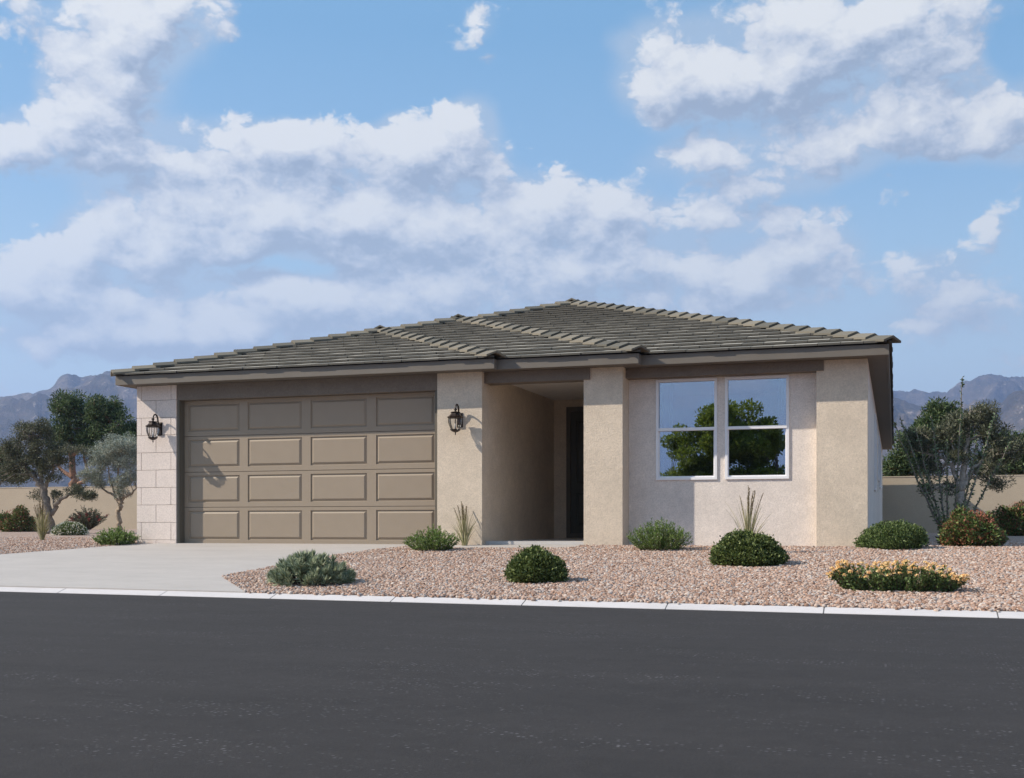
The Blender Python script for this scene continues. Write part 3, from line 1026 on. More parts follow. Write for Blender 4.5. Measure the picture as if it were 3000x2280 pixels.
# hip and ridge caps: angle tiles overlapping up the line
def caps(p0, p1, step=0.375, start=-0.05, seed=0, slope=0.42, lift=0.14):
    rng = random.Random(seed)
    p0, p1 = Vector(p0), Vector(p1)
    d = (p1 - p0); L = d.length; d.normalize()
    side = Vector((d.y, -d.x, 0)).normalized()
    up = side.cross(d)
    if up.z < 0: up = -up
    s = start
    CL_, WG, TH = 0.45, 0.17, 0.032
    while s < L - 0.08:
        e = min(s + CL_, L + 0.06)
        r0, r1 = lift + rng.uniform(-.003, .004), lift - 0.045
        js = rng.uniform(-0.006, 0.006)
        def sec(sv, rr):
            c_ = p0 + d * sv + side * js
            tops = [c_ - side * WG + up * (rr - WG * slope), c_ + up * rr, c_ + side * WG + up * (rr - WG * slope)]
            bots = [q - up * TH for q in tops]
            return tops + bots[::-1]
        a, b = sec(s, r0), sec(e, r1)
        mb = MB()
        mb.v = [tuple(q) for q in a + b]
        n = 6
        mb.f = [tuple(reversed(range(n))), tuple(n + i for i in range(n))] + [(i, (i + 1) % n, n + (i + 1) % n, n + i) for i in range(n)]
        mb.build('hip_cap', M['cap'], roof)
        s += step
up0 = lambda x, y: (x, y, ZR)
caps(up0(X0, Y1), A1, seed=1)
caps(up0(X1, Y1), A1, seed=2)
caps(A1, A1r, seed=3, start=-0.12)
caps(A1r, A2, seed=4, start=0.0)
caps(up0(X2, Y2), A2, seed=5)
caps(A2, A2r, seed=6, start=-0.12)
caps(A2r, A3, seed=7, start=0.0)
caps(up0(X3, Y3), A3, seed=8)
caps(A3, A3b, seed=9, start=-0.12)

# ------------------------------------------------------------------ wall lanterns
def lantern(label, X, zb):
    yb = 17.66
    L = empty('wall_lantern', (X, YW1, zb))
    tag(L, label, 'wall lamp', 'wall lanterns on the house front')
    c = (0.0, yb - YW1, 0.0)
    def part(mb, name, mat, smooth=False, bevel=0.0, parent=L):
        return mb.build(name, mat, parent, smooth, bevel)
    # back plate
    mb = MB(); mb.box(-0.052, 0.052, -0.012, -0.001, -0.155, 0.085); mb.box(-0.040, 0.040, -0.030, -0.0125, -0.140, 0.070)
    part(mb, 'back_plate', M['iron'], bevel=0.006)
    # arm: rises from the plate, curls over and down to the roof
    pts, rad = [], []
    for i in range(25):
        t = i / 24
        if t < 0.28:
            q = t / 0.28
            p_ = (0, -0.03 - 0.035 * q, -0.03 + 0.13 * q)
        else:
            q = (t - 0.28) / 0.72
            th = math.pi * (1.02 * q)
            r_ = 0.072
            p_ = (0, c[1] + 0.072 + r_ * math.cos(th) - 0.0, 0.115 + 0.095 * math.sin(th))
        pts.append(p_); rad.append(0.0155 - 0.003 * t)
    part(MB().tube(pts, rad, 8), 'arm', M['iron'], True)
    mb = MB(); mb.lathe([(0.0, 0.08), (0.022, 0.082), (0.022, 0.095), (0.012, 0.10), (0.026, 0.115), (0.026, 0.130), (0.010, 0.145), (0.0, 0.147)], 12, c)
    part(mb, 'hanging_knob', M['iron'], True)
    # roof
    mb = MB(); mb.lathe([(0.118, -0.022), (0.132, -0.004), (0.134, 0.004), (0.112, 0.012), (0.088, 0.034), (0.070, 0.058), (0.062, 0.062), (0.078, 0.070), (0.080, 0.080), (0.020, 0.088), (0.0, 0.089)], 8, c, R(22.5))
    part(mb, 'lamp_roof', M['iron'])
    # ribs of the cage
    for k in range(8):
        th = R(22.5) + k * math.pi / 4
        rp = []
        for i in range(7):
            t = i / 6
            r_ = 0.112 * (1 - t) + 0.070 * t + 0.016 * math.sin(math.pi * min(1, t * 1.1))
            rp.append((c[0] + r_ * math.cos(th), c[1] + r_ * math.sin(th), -0.018 - 0.185 * t))
        part(MB().tube(rp, 0.0048, 5), 'rib', M['iron'], True)
    prof = []
    for i in range(7):
        t = i / 6
        prof.append((0.108 * (1 - t) + 0.066 * t + 0.016 * math.sin(math.pi * min(1, t * 1.1)), -0.018 - 0.185 * t))
    mb = MB()
    nn = 16
    for r_, z_ in prof:
        mb.v += [(c[0] + r_ * math.cos(2 * math.pi * j / nn), c[1] + r_ * math.sin(2 * math.pi * j / nn), z_) for j in range(nn)]
    for q in range(6):
        for j in range(nn):
            mb.f.append((q * nn + j, (q + 1) * nn + j, (q + 1) * nn + (j + 1) % nn, q * nn + (j + 1) % nn))
    part(mb, 'glass', M['lglass'], True)
    mb = MB(); mb.lathe([(0.0, -0.292), (0.009, -0.286), (0.012, -0.272), (0.006, -0.262), (0.012, -0.250), (0.045, -0.240), (0.072, -0.222), (0.086, -0.206), (0.086, -0.198), (0.0, -0.197)], 8, c, R(22.5))
    part(mb, 'lamp_base', M['iron'])
    mb = MB(); mb.lathe([(0.012, -0.197), (0.012, -0.110), (0.010, -0.108), (0.0, -0.107)], 8, c)
    part(mb, 'candle', M['candle'], True)
    mb = MB(); mb.lathe([(0.0, -0.107), (0.014, -0.095), (0.018, -0.075), (0.012, -0.052), (0.0, -0.035)], 10, c)
    part(mb, 'bulb', M['lglass'], True)
    return L
lantern('bronze coach lantern on the cream stone pier', -12.475, 2.56)
lantern('bronze coach lantern on the tan stucco between garage and porch', -6.752, 2.555)

# ------------------------------------------------------------------ boundary wall
bw = empty('boundary_wall', (-12, 41, 0.5))
tag(bw, 'low tan stucco boundary wall running behind the house', 'wall')
mb = MB(); mb.box(-46, 22, 0.0, 0.2, -0.6, 1.90); mb.build('wall_body', M['boundary'], bw)
mb = MB(); mb.box(-46.02, 22.02, -0.012, 0.212, 1.901, 1.94); mb.build('coping', M['boundary'], bw, bevel=0.008)

# ------------------------------------------------------------------ mountains
def interp(x, pts):
    return float(np.interp(x, [p[0] for p in pts], [p[1] for p in pts]))
def mountain(name, label, prof, r_ridge, r_foot, r_back, rough, seed, naz=420, nr=46):
    """terrain between two distances whose crest follows a skyline; prof: [(azimuth, height above eye / distance)]"""
    az0, az1 = prof[0][0], prof[-1][0]
    V = []
    rs = list(np.linspace(r_foot, r_ridge, nr - 12)) + list(np.linspace(r_ridge, r_back, 13))[1:]
    for i in range(naz):
        a_ = az0 + (az1 - az0) * i / (naz - 1)
        tan_h = interp(a_, prof)
        for r_ in rs:
            x, y = r_ * math.sin(a_), r_ * math.cos(a_)
            q = Vector((x / 420.0 + seed, y / 420.0, 0.0))
            rid = mnoise.ridged_multi_fractal(q, 1.0, 2.1, 6, 1.0, 2.0)
            rid2 = mnoise.fractal(Vector((x / 90.0, y / 90.0, seed)), 0.8, 2.1, 4)
            if r_ <= r_ridge:
                t = (r_ - r_foot) / (r_ridge - r_foot)
                sh = t ** 1.15
            else:
                t = 1 - (r_ - r_ridge) / (r_back - r_ridge)
                sh = max(0.0, t) ** 0.8
            H = tan_h * r_ridge
            env = math.sin(math.pi * min(1.0, max(0.0, sh)) ** 1.0) if sh < 1 else 0.0
            z = H * sh + H * rough * (rid - 1.05) * env * 0.65 + rid2 * H * 0.06 * min(1, sh * 3)
            z = min(z, H * (0.985 + 0.04 * rid2) * (r_ / r_ridge) if r_ < r_ridge else z)
            V.append((x, y, z - 2.0))
    nr_ = len(rs)
    F = [(i * nr_ + j, (i + 1) * nr_ + j, (i + 1) * nr_ + j + 1, i * nr_ + j + 1) for i in range(naz - 1) for j in range(nr_ - 1)]
    mb = MB(); mb.v = V; mb.f = F
    o = mb.build(name, M['mountain'], None, True)
    tag(o, label, kind='structure')
    return o
def skyline(pts):
    out = []
    for x, y in pts:
        u = (x - 1500.0) / FPX
        out.append((math.atan(u) - YAW, (1540.0 - y) / FPX * math.cos(math.atan(u))))
    return out
mountain('mountain', None, skyline([(-1500, 1330), (-900, 1290), (-500, 1230), (-250, 1200), (-100, 1175), (0, 1163), (60, 1152), (120, 1140), (150, 1132), (175, 1106), (200, 1104), (230, 1116), (262, 1100), (290, 1080), (315, 1084), (345, 1094), (390, 1068), (430, 1062), (460, 1070), (560, 1110), (800, 1170), (1100, 1240), (1600, 1330)]),
         3300, 1700, 5200, 0.55, 3.1)
mountain('mountain', None, skyline([(1700, 1330), (2200, 1210), (2450, 1160), (2612, 1134), (2660, 1142), (2720, 1147), (2780, 1136), (2830, 1128), (2860, 1112), (2895, 1098), (2930, 1092), (2960, 1100), (3000, 1096), (3060, 1080), (3150, 1105), (3300, 1150), (3700, 1260), (4300, 1350)]),
         4200, 2900, 5600, 0.35, 9.4)
mountain('mountain', None, skyline([(1900, 1400), (2300, 1260), (2500, 1190), (2612, 1162), (2680, 1178), (2740, 1196), (2800, 1190), (2860, 1166), (2900, 1172), (2935, 1180), (2960, 1160), (2995, 1142), (3050, 1130), (3150, 1150), (3400, 1230), (4000, 1380)]),
         2700, 1500, 3300, 0.5, 17.7)

# ------------------------------------------------------------------ plants
rng = np.random.default_rng(11)
def unit(n):
    v = rng.normal(size=(n, 3))
    return v / np.linalg.norm(v, axis=1, keepdims=True)
def leaves(Pn, D, Ln, Wn, flat=None):
    """diamond leaves: base points, directions, lengths, widths"""
    n = len(Pn)
    D = D / np.maximum(1e-6, np.linalg.norm(D, axis=1, keepdims=True))
    S = np.cross(D, unit(n) if flat is None else flat)
    S /= np.maximum(1e-6, np.linalg.norm(S, axis=1, keepdims=True))
    N = np.cross(S, D)
    L_ = np.asarray(Ln).reshape(-1, 1) * np.ones((n, 1)); W_ = np.asarray(Wn).reshape(-1, 1) * np.ones((n, 1))
    V = np.stack([Pn, Pn + D * L_ * .45 + S * W_ * .5 + N * L_ * .06, Pn + D * L_, Pn + D * L_ * .45 - S * W_ * .5 + N * L_ * .06], axis=1)
    return V.reshape(-1, 3)
def rel(p, base): return np.array(p) - np.array(base)

L_DARK = leaf_mat('dark_tree_leaf', [(0.03, 0.055, 0.02), (0.053, 0.09, 0.032), (0.085, 0.13, 0.047), (0.145, 0.19, 0.085)], 0.22)
L_OLIVE = leaf_mat('grey_olive_leaf', [(0.065, 0.072, 0.042), (0.10, 0.11, 0.066), (0.15, 0.16, 0.10)], 0.15)
L_SAGE = leaf_mat('silver_sage_leaf', [(0.19, 0.22, 0.175), (0.30, 0.335, 0.275), (0.43, 0.465, 0.40)], 0.15)
L_ROSE = leaf_mat('fine_green_leaf', [(0.105, 0.17, 0.04), (0.16, 0.25, 0.065), (0.24, 0.34, 0.10)], 0.3)
L_BOX = leaf_mat('boxwood_leaf', [(0.05, 0.075, 0.018), (0.10, 0.135, 0.036), (0.19, 0.23, 0.075)], 0.15)
L_AGAVE = leaf_mat('blue_green_leaf', [(0.17, 0.21, 0.125), (0.29, 0.335, 0.205), (0.46, 0.50, 0.34)], 0.12)
L_LANT = leaf_mat('lantana_leaf', [(0.06, 0.10, 0.028), (0.10, 0.155, 0.045), (0.155, 0.215, 0.07)], 0.2)
L_GREEN = leaf_mat('glossy_green_leaf', [(0.055, 0.088, 0.024), (0.09, 0.135, 0.04), (0.17, 0.22, 0.08)], 0.2)
L_BERRY = leaf_mat('red_green_leaf', [(0.06, 0.095, 0.028), (0.09, 0.14, 0.04), (0.17, 0.24, 0.07), (0.26, 0.10, 0.06)], 0.2)
L_RUST = leaf_mat('rusty_red_leaf', [(0.36, 0.11, 0.075), (0.46, 0.18, 0.125), (0.32, 0.14, 0.08)], 0.2)
L_REFL = leaf_mat('bright_green_leaf', [(0.095, 0.125, 0.012), (0.16, 0.20, 0.02), (0.24, 0.27, 0.035)], 0.35)
L_GRASS = leaf_mat('dry_green_grass', [(0.25, 0.25, 0.12), (0.38, 0.36, 0.20), (0.52, 0.47, 0.30)], 0.25)
L_SEED = leaf_mat('grass_seed_head', [(0.20, 0.155, 0.09), (0.30, 0.24, 0.15)], 0.1)
L_OCO = leaf_mat('ocotillo_leaf', [(0.085, 0.13, 0.065), (0.13, 0.185, 0.09), (0.22, 0.27, 0.14)], 0.15)
F_WHITE = leaf_mat('white_petal', [(0.75, 0.72, 0.60), (0.8, 0.78, 0.7)], 0.2)
F_YELLOW = leaf_mat('yellow_petal', [(0.86, 0.52, 0.20), (0.90, 0.68, 0.30), (0.86, 0.50, 0.26), (0.90, 0.74, 0.40)], 0.2)
F_RED = leaf_mat('red_bottlebrush', [(0.30, 0.05, 0.05), (0.40, 0.085, 0.075), (0.36, 0.11, 0.095)], 0.1)

def tree(name, label, base, limbs, lobes, leaf, bark, csize, per, ll, lw, seed, cat='tree', group=None, droop=0.0, bare=()):
    """limbs: polylines [(point, radius)...]; lobes: (centre, (rx, ry, rz), clusters)"""
    global rng
    rng = np.random.default_rng(seed)
    base = np.array(base)
    T = empty(name, base)
    tag(T, label, cat, group)
    tk = MB()
    nodes = []
    for lb in limbs:
        pts = [rel(p, base) for p, r_ in lb]
        rr = [r_ for p, r_ in lb]
        # subdivide with slight crookedness
        P2, R2 = [], []
        for k in range(len(pts) - 1):
            for q in range(4):
                t = q / 4
                j = rng.normal(size=3) * rr[k] * 0.25 * (1 if (k or q) else 0)
                P2.append(pts[k] * (1 - t) + pts[k + 1] * t + j)
                R2.append(rr[k] * (1 - t) + rr[k + 1] * t)
        P2.append(pts[-1]); R2.append(rr[-1])
        tk.tube(P2, R2, 8)
        h = len(P2) // 3
        nodes += list(zip(P2[h:], R2[h:]))
    NP = np.array([n_[0] for n_ in nodes]); NR = np.array([n_[1] for n_ in nodes])
    allV = []
    for (ctr, rad3, ncl) in lobes:
        ctr = rel(ctr, base)
        d = unit(ncl)
        r_ = rng.uniform(0.15, 1.0, ncl) ** 0.45
        C = ctr + d * r_[:, None] * np.array(rad3)
        for c_ in C:
            below = NP[:, 2] < c_[2] + 0.3
            dd = np.linalg.norm(NP - c_, axis=1) + (~below) * 2.0
            k = int(np.argmin(dd))
            s0 = NP[k]
            mid = (s0 + c_) / 2 + np.array([0, 0, 0.10 * np.linalg.norm(c_ - s0)]) + rng.normal(size=3) * 0.06 * np.linalg.norm(c_ - s0)
            br = min(NR[k] * 0.6, 0.012 + 0.014 * np.linalg.norm(c_ - s0))
            tk.tube([s0, s0 * .5 + mid * .5, mid, mid * .5 + c_ * .5, c_], [br, br * .8, br * .65, br * .45, br * .2], 5, False)
            m_ = int(per * rng.uniform(0.6, 1.3))
            cs = csize * rng.uniform(0.7, 1.25)
            dv = unit(m_)
            rr_ = rng.uniform(0, 1, m_) ** 0.5
            Pp = c_ + dv * rr_[:, None] * cs * np.array([1, 1, 0.75])
            Dv = dv * 0.8 + unit(m_) * 0.8 + np.array([0, 0, 0.35 - droop])
            allV.append(leaves(Pp, Dv, ll * rng.uniform(0.6, 1.3, m_), lw * rng.uniform(0.7, 1.2, m_)))
            # twigs
            for q in range(3):
                tk.tube([c_, c_ + dv[q] * cs * 0.9], [br * .25 + .002, 0.002], 3, False)
    tk.build('trunk', bark, T, True)
    np_mesh('crown', np.concatenate(allV), 4, leaf, T)
    return T
def gp(x, y, Y): return tuple(at(x, y, Y))
def ground_at(x, Y):
    p = at(x, 1550, Y)
    return (p.x, Y, G(p.x, Y) - 0.02)
def ell(x, y, rx, ry, Y, depth=None):
    """ellipsoid lobe around a point: centre and radii in metres"""
    c_ = at(x, y, Y)
    k = (at(x + 1, y, Y) - c_).length
    v = abs(at(x, y + 1, Y).z - c_.z)
    return tuple(c_), (rx * k, (depth if depth else 0.5 * (rx * k + ry * v)), ry * v)

# -- trees behind the wall (dark green)
Yt = 50.0
b0 = ground_at(216, Yt)
tree('broadleaf_tree', 'tall dark green tree behind the wall beside the garage end', b0,
     [[(b0, 0.24), (gp(218, 1423, Yt), 0.20), (gp(211, 1363, Yt), 0.16), (gp(206, 1300, Yt), 0.11), (gp(205, 1220, Yt), 0.05)],
      [(gp(214, 1400, Yt), 0.12), (gp(180, 1375, Yt), 0.08), (gp(155, 1350, Yt), 0.05)],
      [(gp(209, 1340, Yt), 0.12), (gp(260, 1290, Yt), 0.08), (gp(330, 1250, Yt), 0.05)],
      [(gp(225, 1420, Yt), 0.10), (gp(262, 1400, Yt), 0.08), (gp(245, 1330, Yt), 0.06), (gp(300, 1300, Yt), 0.04)]],
     [ell(205, 1190, 42, 40, Yt) + (22,), ell(285, 1200, 55, 42, Yt) + (26,), ell(340, 1255, 50, 55, Yt) + (30,), ell(225, 1260, 65, 45, Yt) + (30,), ell(180, 1310, 40, 30, Yt) + (10,), ell(300, 1300, 60, 38, Yt) + (22,), ell(380, 1300, 40, 55, Yt) + (16,)],
     L_DARK, M['bark_red'], 0.42, 190, 0.17, 0.055, 21, group='trees beyond the boundary wall')
b0 = ground_at(-10, Yt)
tree('broadleaf_tree', 'dark green tree behind the wall at the left edge', b0,
     [[(b0, 0.2), (gp(-12, 1420, Yt), 0.15), (gp(-5, 1360, Yt), 0.09), (gp(5, 1330, Yt), 0.04)]],
     [ell(0, 1350, 45, 42, Yt) + (26,), ell(45, 1395, 40, 30, Yt) + (18,), ell(-40, 1370, 50, 50, Yt) + (18,)],
     L_DARK, M['bark_red'], 0.38, 170, 0.16, 0.055, 22, group='trees beyond the boundary wall')
Yt = 46.0
b0 = ground_at(2700, Yt)
tree('broadleaf_tree', 'dark green tree behind the wall next to the house corner', b0,
     [[(b0, 0.2), (gp(2700, 1420, Yt), 0.15), (gp(2705, 1330, Yt), 0.1), (gp(2720, 1230, Yt), 0.05)],
      [(gp(2702, 1400, Yt), 0.09), (gp(2670, 1360, Yt), 0.07), (gp(2650, 1310, Yt), 0.04)]],
     [ell(2760, 1215, 50, 40, Yt) + (28,), ell(2710, 1270, 50, 50, Yt) + (30,), ell(2660, 1310, 40, 50, Yt) + (24,), ell(2630, 1370, 45, 35, Yt) + (20,), ell(2700, 1360, 50, 35, Yt) + (18,), ell(2800, 1290, 50, 60, Yt) + (24,)],
     L_DARK, M['bark_red'], 0.34, 180, 0.14, 0.05, 23, group='trees beyond the boundary wall')
b0 = ground_at(2975, Yt)
tree('broadleaf_tree', 'dark green tree behind the wall at the right edge', b0,
     [[(b0, 0.18), (gp(2975, 1420, Yt), 0.13), (gp(2972, 1340, Yt), 0.08), (gp(2975, 1280, Yt), 0.04)]],
     [ell(2970, 1300, 50, 45, Yt) + (26,), ell(2960, 1365, 55, 32, Yt) + (26,), ell(3040, 1330, 55, 55, Yt) + (26,), ell(2900, 1350, 40, 40, Yt) + (14,)],
     L_DARK, M['bark_red'], 0.34, 180, 0.14, 0.05, 24, group='trees beyond the boundary wall')

# -- desert trees in the yard
Ya = 28.6
b0 = ground_at(146, Ya)
tree('acacia_tree', 'grey olive desert tree with leaning fissured trunk beside tall grass', b0,
     [[(b0, 0.14), (gp(147, 1530, Ya), 0.125), (gp(139, 1477, Ya), 0.12), (gp(123, 1426, Ya), 0.10), (gp(102, 1395, Ya), 0.06), (gp(75, 1370, Ya), 0.03)],
      [(gp(151, 1508, Ya), 0.07), (gp(165, 1478, Ya), 0.06), (gp(185, 1458, Ya), 0.05), (gp(217, 1444, Ya), 0.03), (gp(262, 1448, Ya), 0.012)],
      [(gp(128, 1440, Ya), 0.07), (gp(146, 1400, Ya), 0.05), (gp(158, 1368, Ya), 0.03), (gp(150, 1310, Ya), 0.015)],
      [(gp(120, 1420, Ya), 0.07), (gp(112, 1360, Ya), 0.05), (gp(105, 1300, Ya), 0.03)],
      [(gp(160, 1490, Ya), 0.035), (gp(156, 1460, Ya), 0.03), (gp(150, 1440, Ya), 0.012)]],
     [ell(100, 1270, 58, 42, Ya) + (40,), ell(60, 1320, 50, 45, Ya) + (34,), ell(125, 1330, 50, 45, Ya) + (34,), ell(25, 1385, 50, 34, Ya) + (24,), ell(85, 1375, 60, 35, Ya) + (20,), ell(165, 1370, 45, 40, Ya) + (12,),
      ell(245, 1452, 30, 9, Ya, 0.25) + (12,), ell(215, 1435, 28, 8, Ya, 0.2) + (7,), ell(115, 1455, 14, 12, Ya, 0.15) + (3,), ell(160, 1445, 12, 12, Ya, 0.15) + (3,), ell(215, 1340, 30, 45, Ya) + (9,), ell(180, 1330, 30, 40, Ya) + (12,)],
     L_OLIVE, M['bark_grey'], 0.19, 130, 0.08, 0.021, 31, group='desert trees in the yard')
Yg = 30.5
b0 = ground_at(350, Yg)
tree('sage_tree', 'silvery grey leaved small tree beside the stone pier', b0,
     [[(b0, 0.085), (gp(349, 1530, Yg), 0.08), (gp(346, 1497, Yg), 0.075), (gp(354, 1474, Yg), 0.07), (gp(362, 1455, Yg), 0.05), (gp(385, 1448, Yg), 0.04), (gp(400, 1430, Yg), 0.02)],
      [(gp(352, 1476, Yg), 0.05), (gp(336, 1452, Yg), 0.04), (gp(312, 1440, Yg), 0.03), (gp(292, 1425, Yg), 0.015)],
      [(gp(354, 1474, Yg), 0.05), (gp(346, 1440, Yg), 0.04), (gp(344, 1400, Yg), 0.03), (gp(350, 1340, Yg), 0.015)],
      [(gp(340, 1455, Yg), 0.035), (gp(322, 1410, Yg), 0.025), (gp(315, 1360, Yg), 0.012)]],
     [ell(345, 1320, 52, 50, Yg) + (40,), ell(305, 1345, 45, 42, Yg) + (30,), ell(268, 1385, 26, 32, Yg) + (14,), ell(380, 1330, 45, 45, Yg) + (30,), ell(360, 1390, 50, 40, Yg) + (26,), ell(300, 1415, 28, 18, Yg) + (10,), ell(370, 1440, 26, 16, Yg) + (6,)],
     L_SAGE, M['bark_tan'], 0.17, 150, 0.062, 0.021, 32, group='desert trees in the yard')
Yr = 30.0
b0 = ground_at(2810, Yr)
tree('acacia_tree', 'pale barked spreading desert tree behind the ocotillo stems', b0,
     [[(b0, 0.11), (gp(2811, 1500, Yr), 0.10), (gp(2815, 1440, Yr), 0.085), (gp(2822, 1364, Yr), 0.07), (gp(2838, 1280, Yr), 0.045), (gp(2842, 1190, Yr), 0.015)],
      [(gp(2814, 1440, Yr), 0.06), (gp(2790, 1365, Yr), 0.05), (gp(2760, 1340, Yr), 0.04), (gp(2715, 1330, Yr), 0.03), (gp(2665, 1312, Yr), 0.012)],
      [(gp(2816, 1440, Yr), 0.075), (gp(2845, 1385, Yr), 0.06), (gp(2862, 1362, Yr), 0.045), (gp(2910, 1335, Yr), 0.03), (gp(2980, 1322, Yr), 0.012)],
      [(gp(2790, 1365, Yr), 0.03), (gp(2797, 1325, Yr), 0.02), (gp(2770, 1260, Yr), 0.01)],
      [(gp(2838, 1290, Yr), 0.03), (gp(2870, 1275, Yr), 0.02), (gp(2890, 1240, Yr), 0.01)]],
     [ell(2850, 1215, 65, 36, Yr) + (34,), ell(2790, 1260, 50, 40, Yr) + (24,), ell(2700, 1290, 55, 36, Yr) + (26,), ell(2905, 1270, 50, 40, Yr) + (26,), ell(2950, 1320, 60, 34, Yr) + (26,), ell(2730, 1370, 45, 25, Yr) + (14,), ell(2800, 1330, 60, 30, Yr) + (14,), ell(2900, 1370, 50, 28, Yr) + (16,), ell(2925, 1420, 30, 12, Yr, 0.25) + (6,), ell(2720, 1430, 18, 16, Yr, 0.2) + (5,), ell(2780, 1430, 18, 14, Yr, 0.2) + (4,)],
     L_OLIVE, M['bark_pale'], 0.19, 130, 0.08, 0.020, 33, group='desert trees in the yard')

# -- trees across the street: they show as reflections in the window glass
def street_tree(label, X, Y, hgt, wid, seed):
    b0 = (X, Y, 0.1)
    f = wid / 2
    tree('street_tree', label, b0,
         [[(b0, 0.17), ((X, Y, 1.2), 0.14), ((X + .1, Y, 2.4), 0.11), ((X, Y, hgt - 1.2), 0.05)],
          [((X, Y, 1.5), 0.09), ((X - f * .5, Y, 2.4), 0.06), ((X - f * .8, Y, 3.0), 0.03)],
          [((X, Y, 1.6), 0.09), ((X + f * .5, Y + .2, 2.5), 0.06), ((X + f * .8, Y, 3.1), 0.03)]],
         [((X + .2, Y, hgt - 1.1), (f * .45, f * .5, 1.0), 26), ((X - f * .35, Y + .1, hgt - 2.2), (f * .55, f * .6, 1.0), 34), ((X + f * .45, Y, hgt - 1.9), (f * .5, f * .6, 1.0), 34),
          ((X - f * .6, Y, 2.2), (f * .55, f * .6, 1.2), 34), ((X + f * .55, Y, 2.3), (f * .55, f * .6, 1.2), 34), ((X, Y + f * .3, 2.1), (f * .6, f * .5, 1.1), 30)],
         L_REFL, M['bark_grey'], 0.45, 330, 0.15, 0.085, seed, group='trees across the street')
street_tree('leafy green tree across the street, reflected in both windows', -6.9, -13.0, 6.2, 5.6, 41)
street_tree('green tree across the street, reflected at the far window edge', -2.6, -16.5, 4.6, 4.6, 42)
street_tree('green tree across the street beyond the reflected one', -13.5, -17.0, 4.2, 4.0, 43)

# -- shrubs
def shrub(name, label, base, cat='shrub', group=None):
    T = empty(name, base)
    return tag(T, label, cat, group)
def stems_mesh(paths, mat, T, r0=0.006, r1=0.002):
    mb = MB()
    for p_ in paths:
        mb.tube(p_, list(np.linspace(r0, r1, len(p_))), 4, False)
    return mb.build('stem', mat, T)
def rosemary(label, x, Y, width, height, seed, nst=150, flowers=70, leafm=None):
    global rng
    rng = np.random.default_rng(seed)
    b = ground_at(x, Y)
    T = shrub('rosemary_bush', label, b, group='fine leaved green bushes')
    paths, V, FL = [], [], []
    w2 = width / 2
    for k in range(nst):
        th = rng.uniform(0, 2 * math.pi)
        q = math.sqrt(rng.uniform(0, 1))
        bx_, by_ = q * 0.45 * w2 * math.cos(th), q * 0.35 * w2 * math.sin(th)
        hh = height * (1.05 - 0.55 * q ** 2) * rng.uniform(0.72, 1.12)
        tx, ty = q * w2 * math.cos(th) * 1.02, q * w2 * 0.8 * math.sin(th)
        p_ = [np.array([bx_ + (tx - bx_) * (t ** 0.8), by_ + (ty - by_) * (t ** 0.8), hh * t]) for t in np.linspace(0, 1, 6)]
        for j in range(1, 6): p_[j] = p_[j] + rng.normal(size=3) * 0.008
        paths.append(p_)
        m_ = int(64 * hh / height)
        tt = rng.uniform(0.12, 1.0, m_)
        idx = np.minimum(4, (tt * 5).astype(int)); fr = (tt * 5 - idx)[:, None]
        A = np.array(p_)
        Pp = A[idx] * (1 - fr) + A[idx + 1] * fr
        ax = A[idx + 1] - A[idx]; ax /= np.linalg.norm(ax, axis=1, keepdims=True)
        Dv = ax * 0.9 + unit(m_) * 0.75
        V.append(leaves(Pp, Dv, rng.uniform(0.026, 0.046, m_), rng.uniform(0.008, 0.013, m_)))
        if rng.uniform() < flowers / nst:
            for _ in range(2):
                j = rng.integers(2, 6)
                FL.append(p_[j] + rng.normal(size=3) * 0.012)
    stems_mesh(paths, M['twig'], T, 0.004, 0.0015)
    np_mesh('foliage', np.concatenate(V), 4, leafm or L_ROSE, T)
    if FL:
        FP = np.repeat(np.array(FL), 3, axis=0)
        np_mesh('flowers', leaves(FP, unit(len(FP)) + [0, -0.6, 0.5], rng.uniform(0.009, 0.014, len(FP)), 0.011), 4, F_WHITE, T)
    return T
rosemary('fine green bush in front of the stucco between garage and porch', 1268, 16.85, 0.93, 0.36, 51)
rosemary('fine green bush below the shaded half of the window wall', 1930, 17.15, 0.98, 0.44, 52, 170)
rosemary('fine green bush at the foot of the cream stone pier', 340, 17.55, 0.86, 0.31, 53)

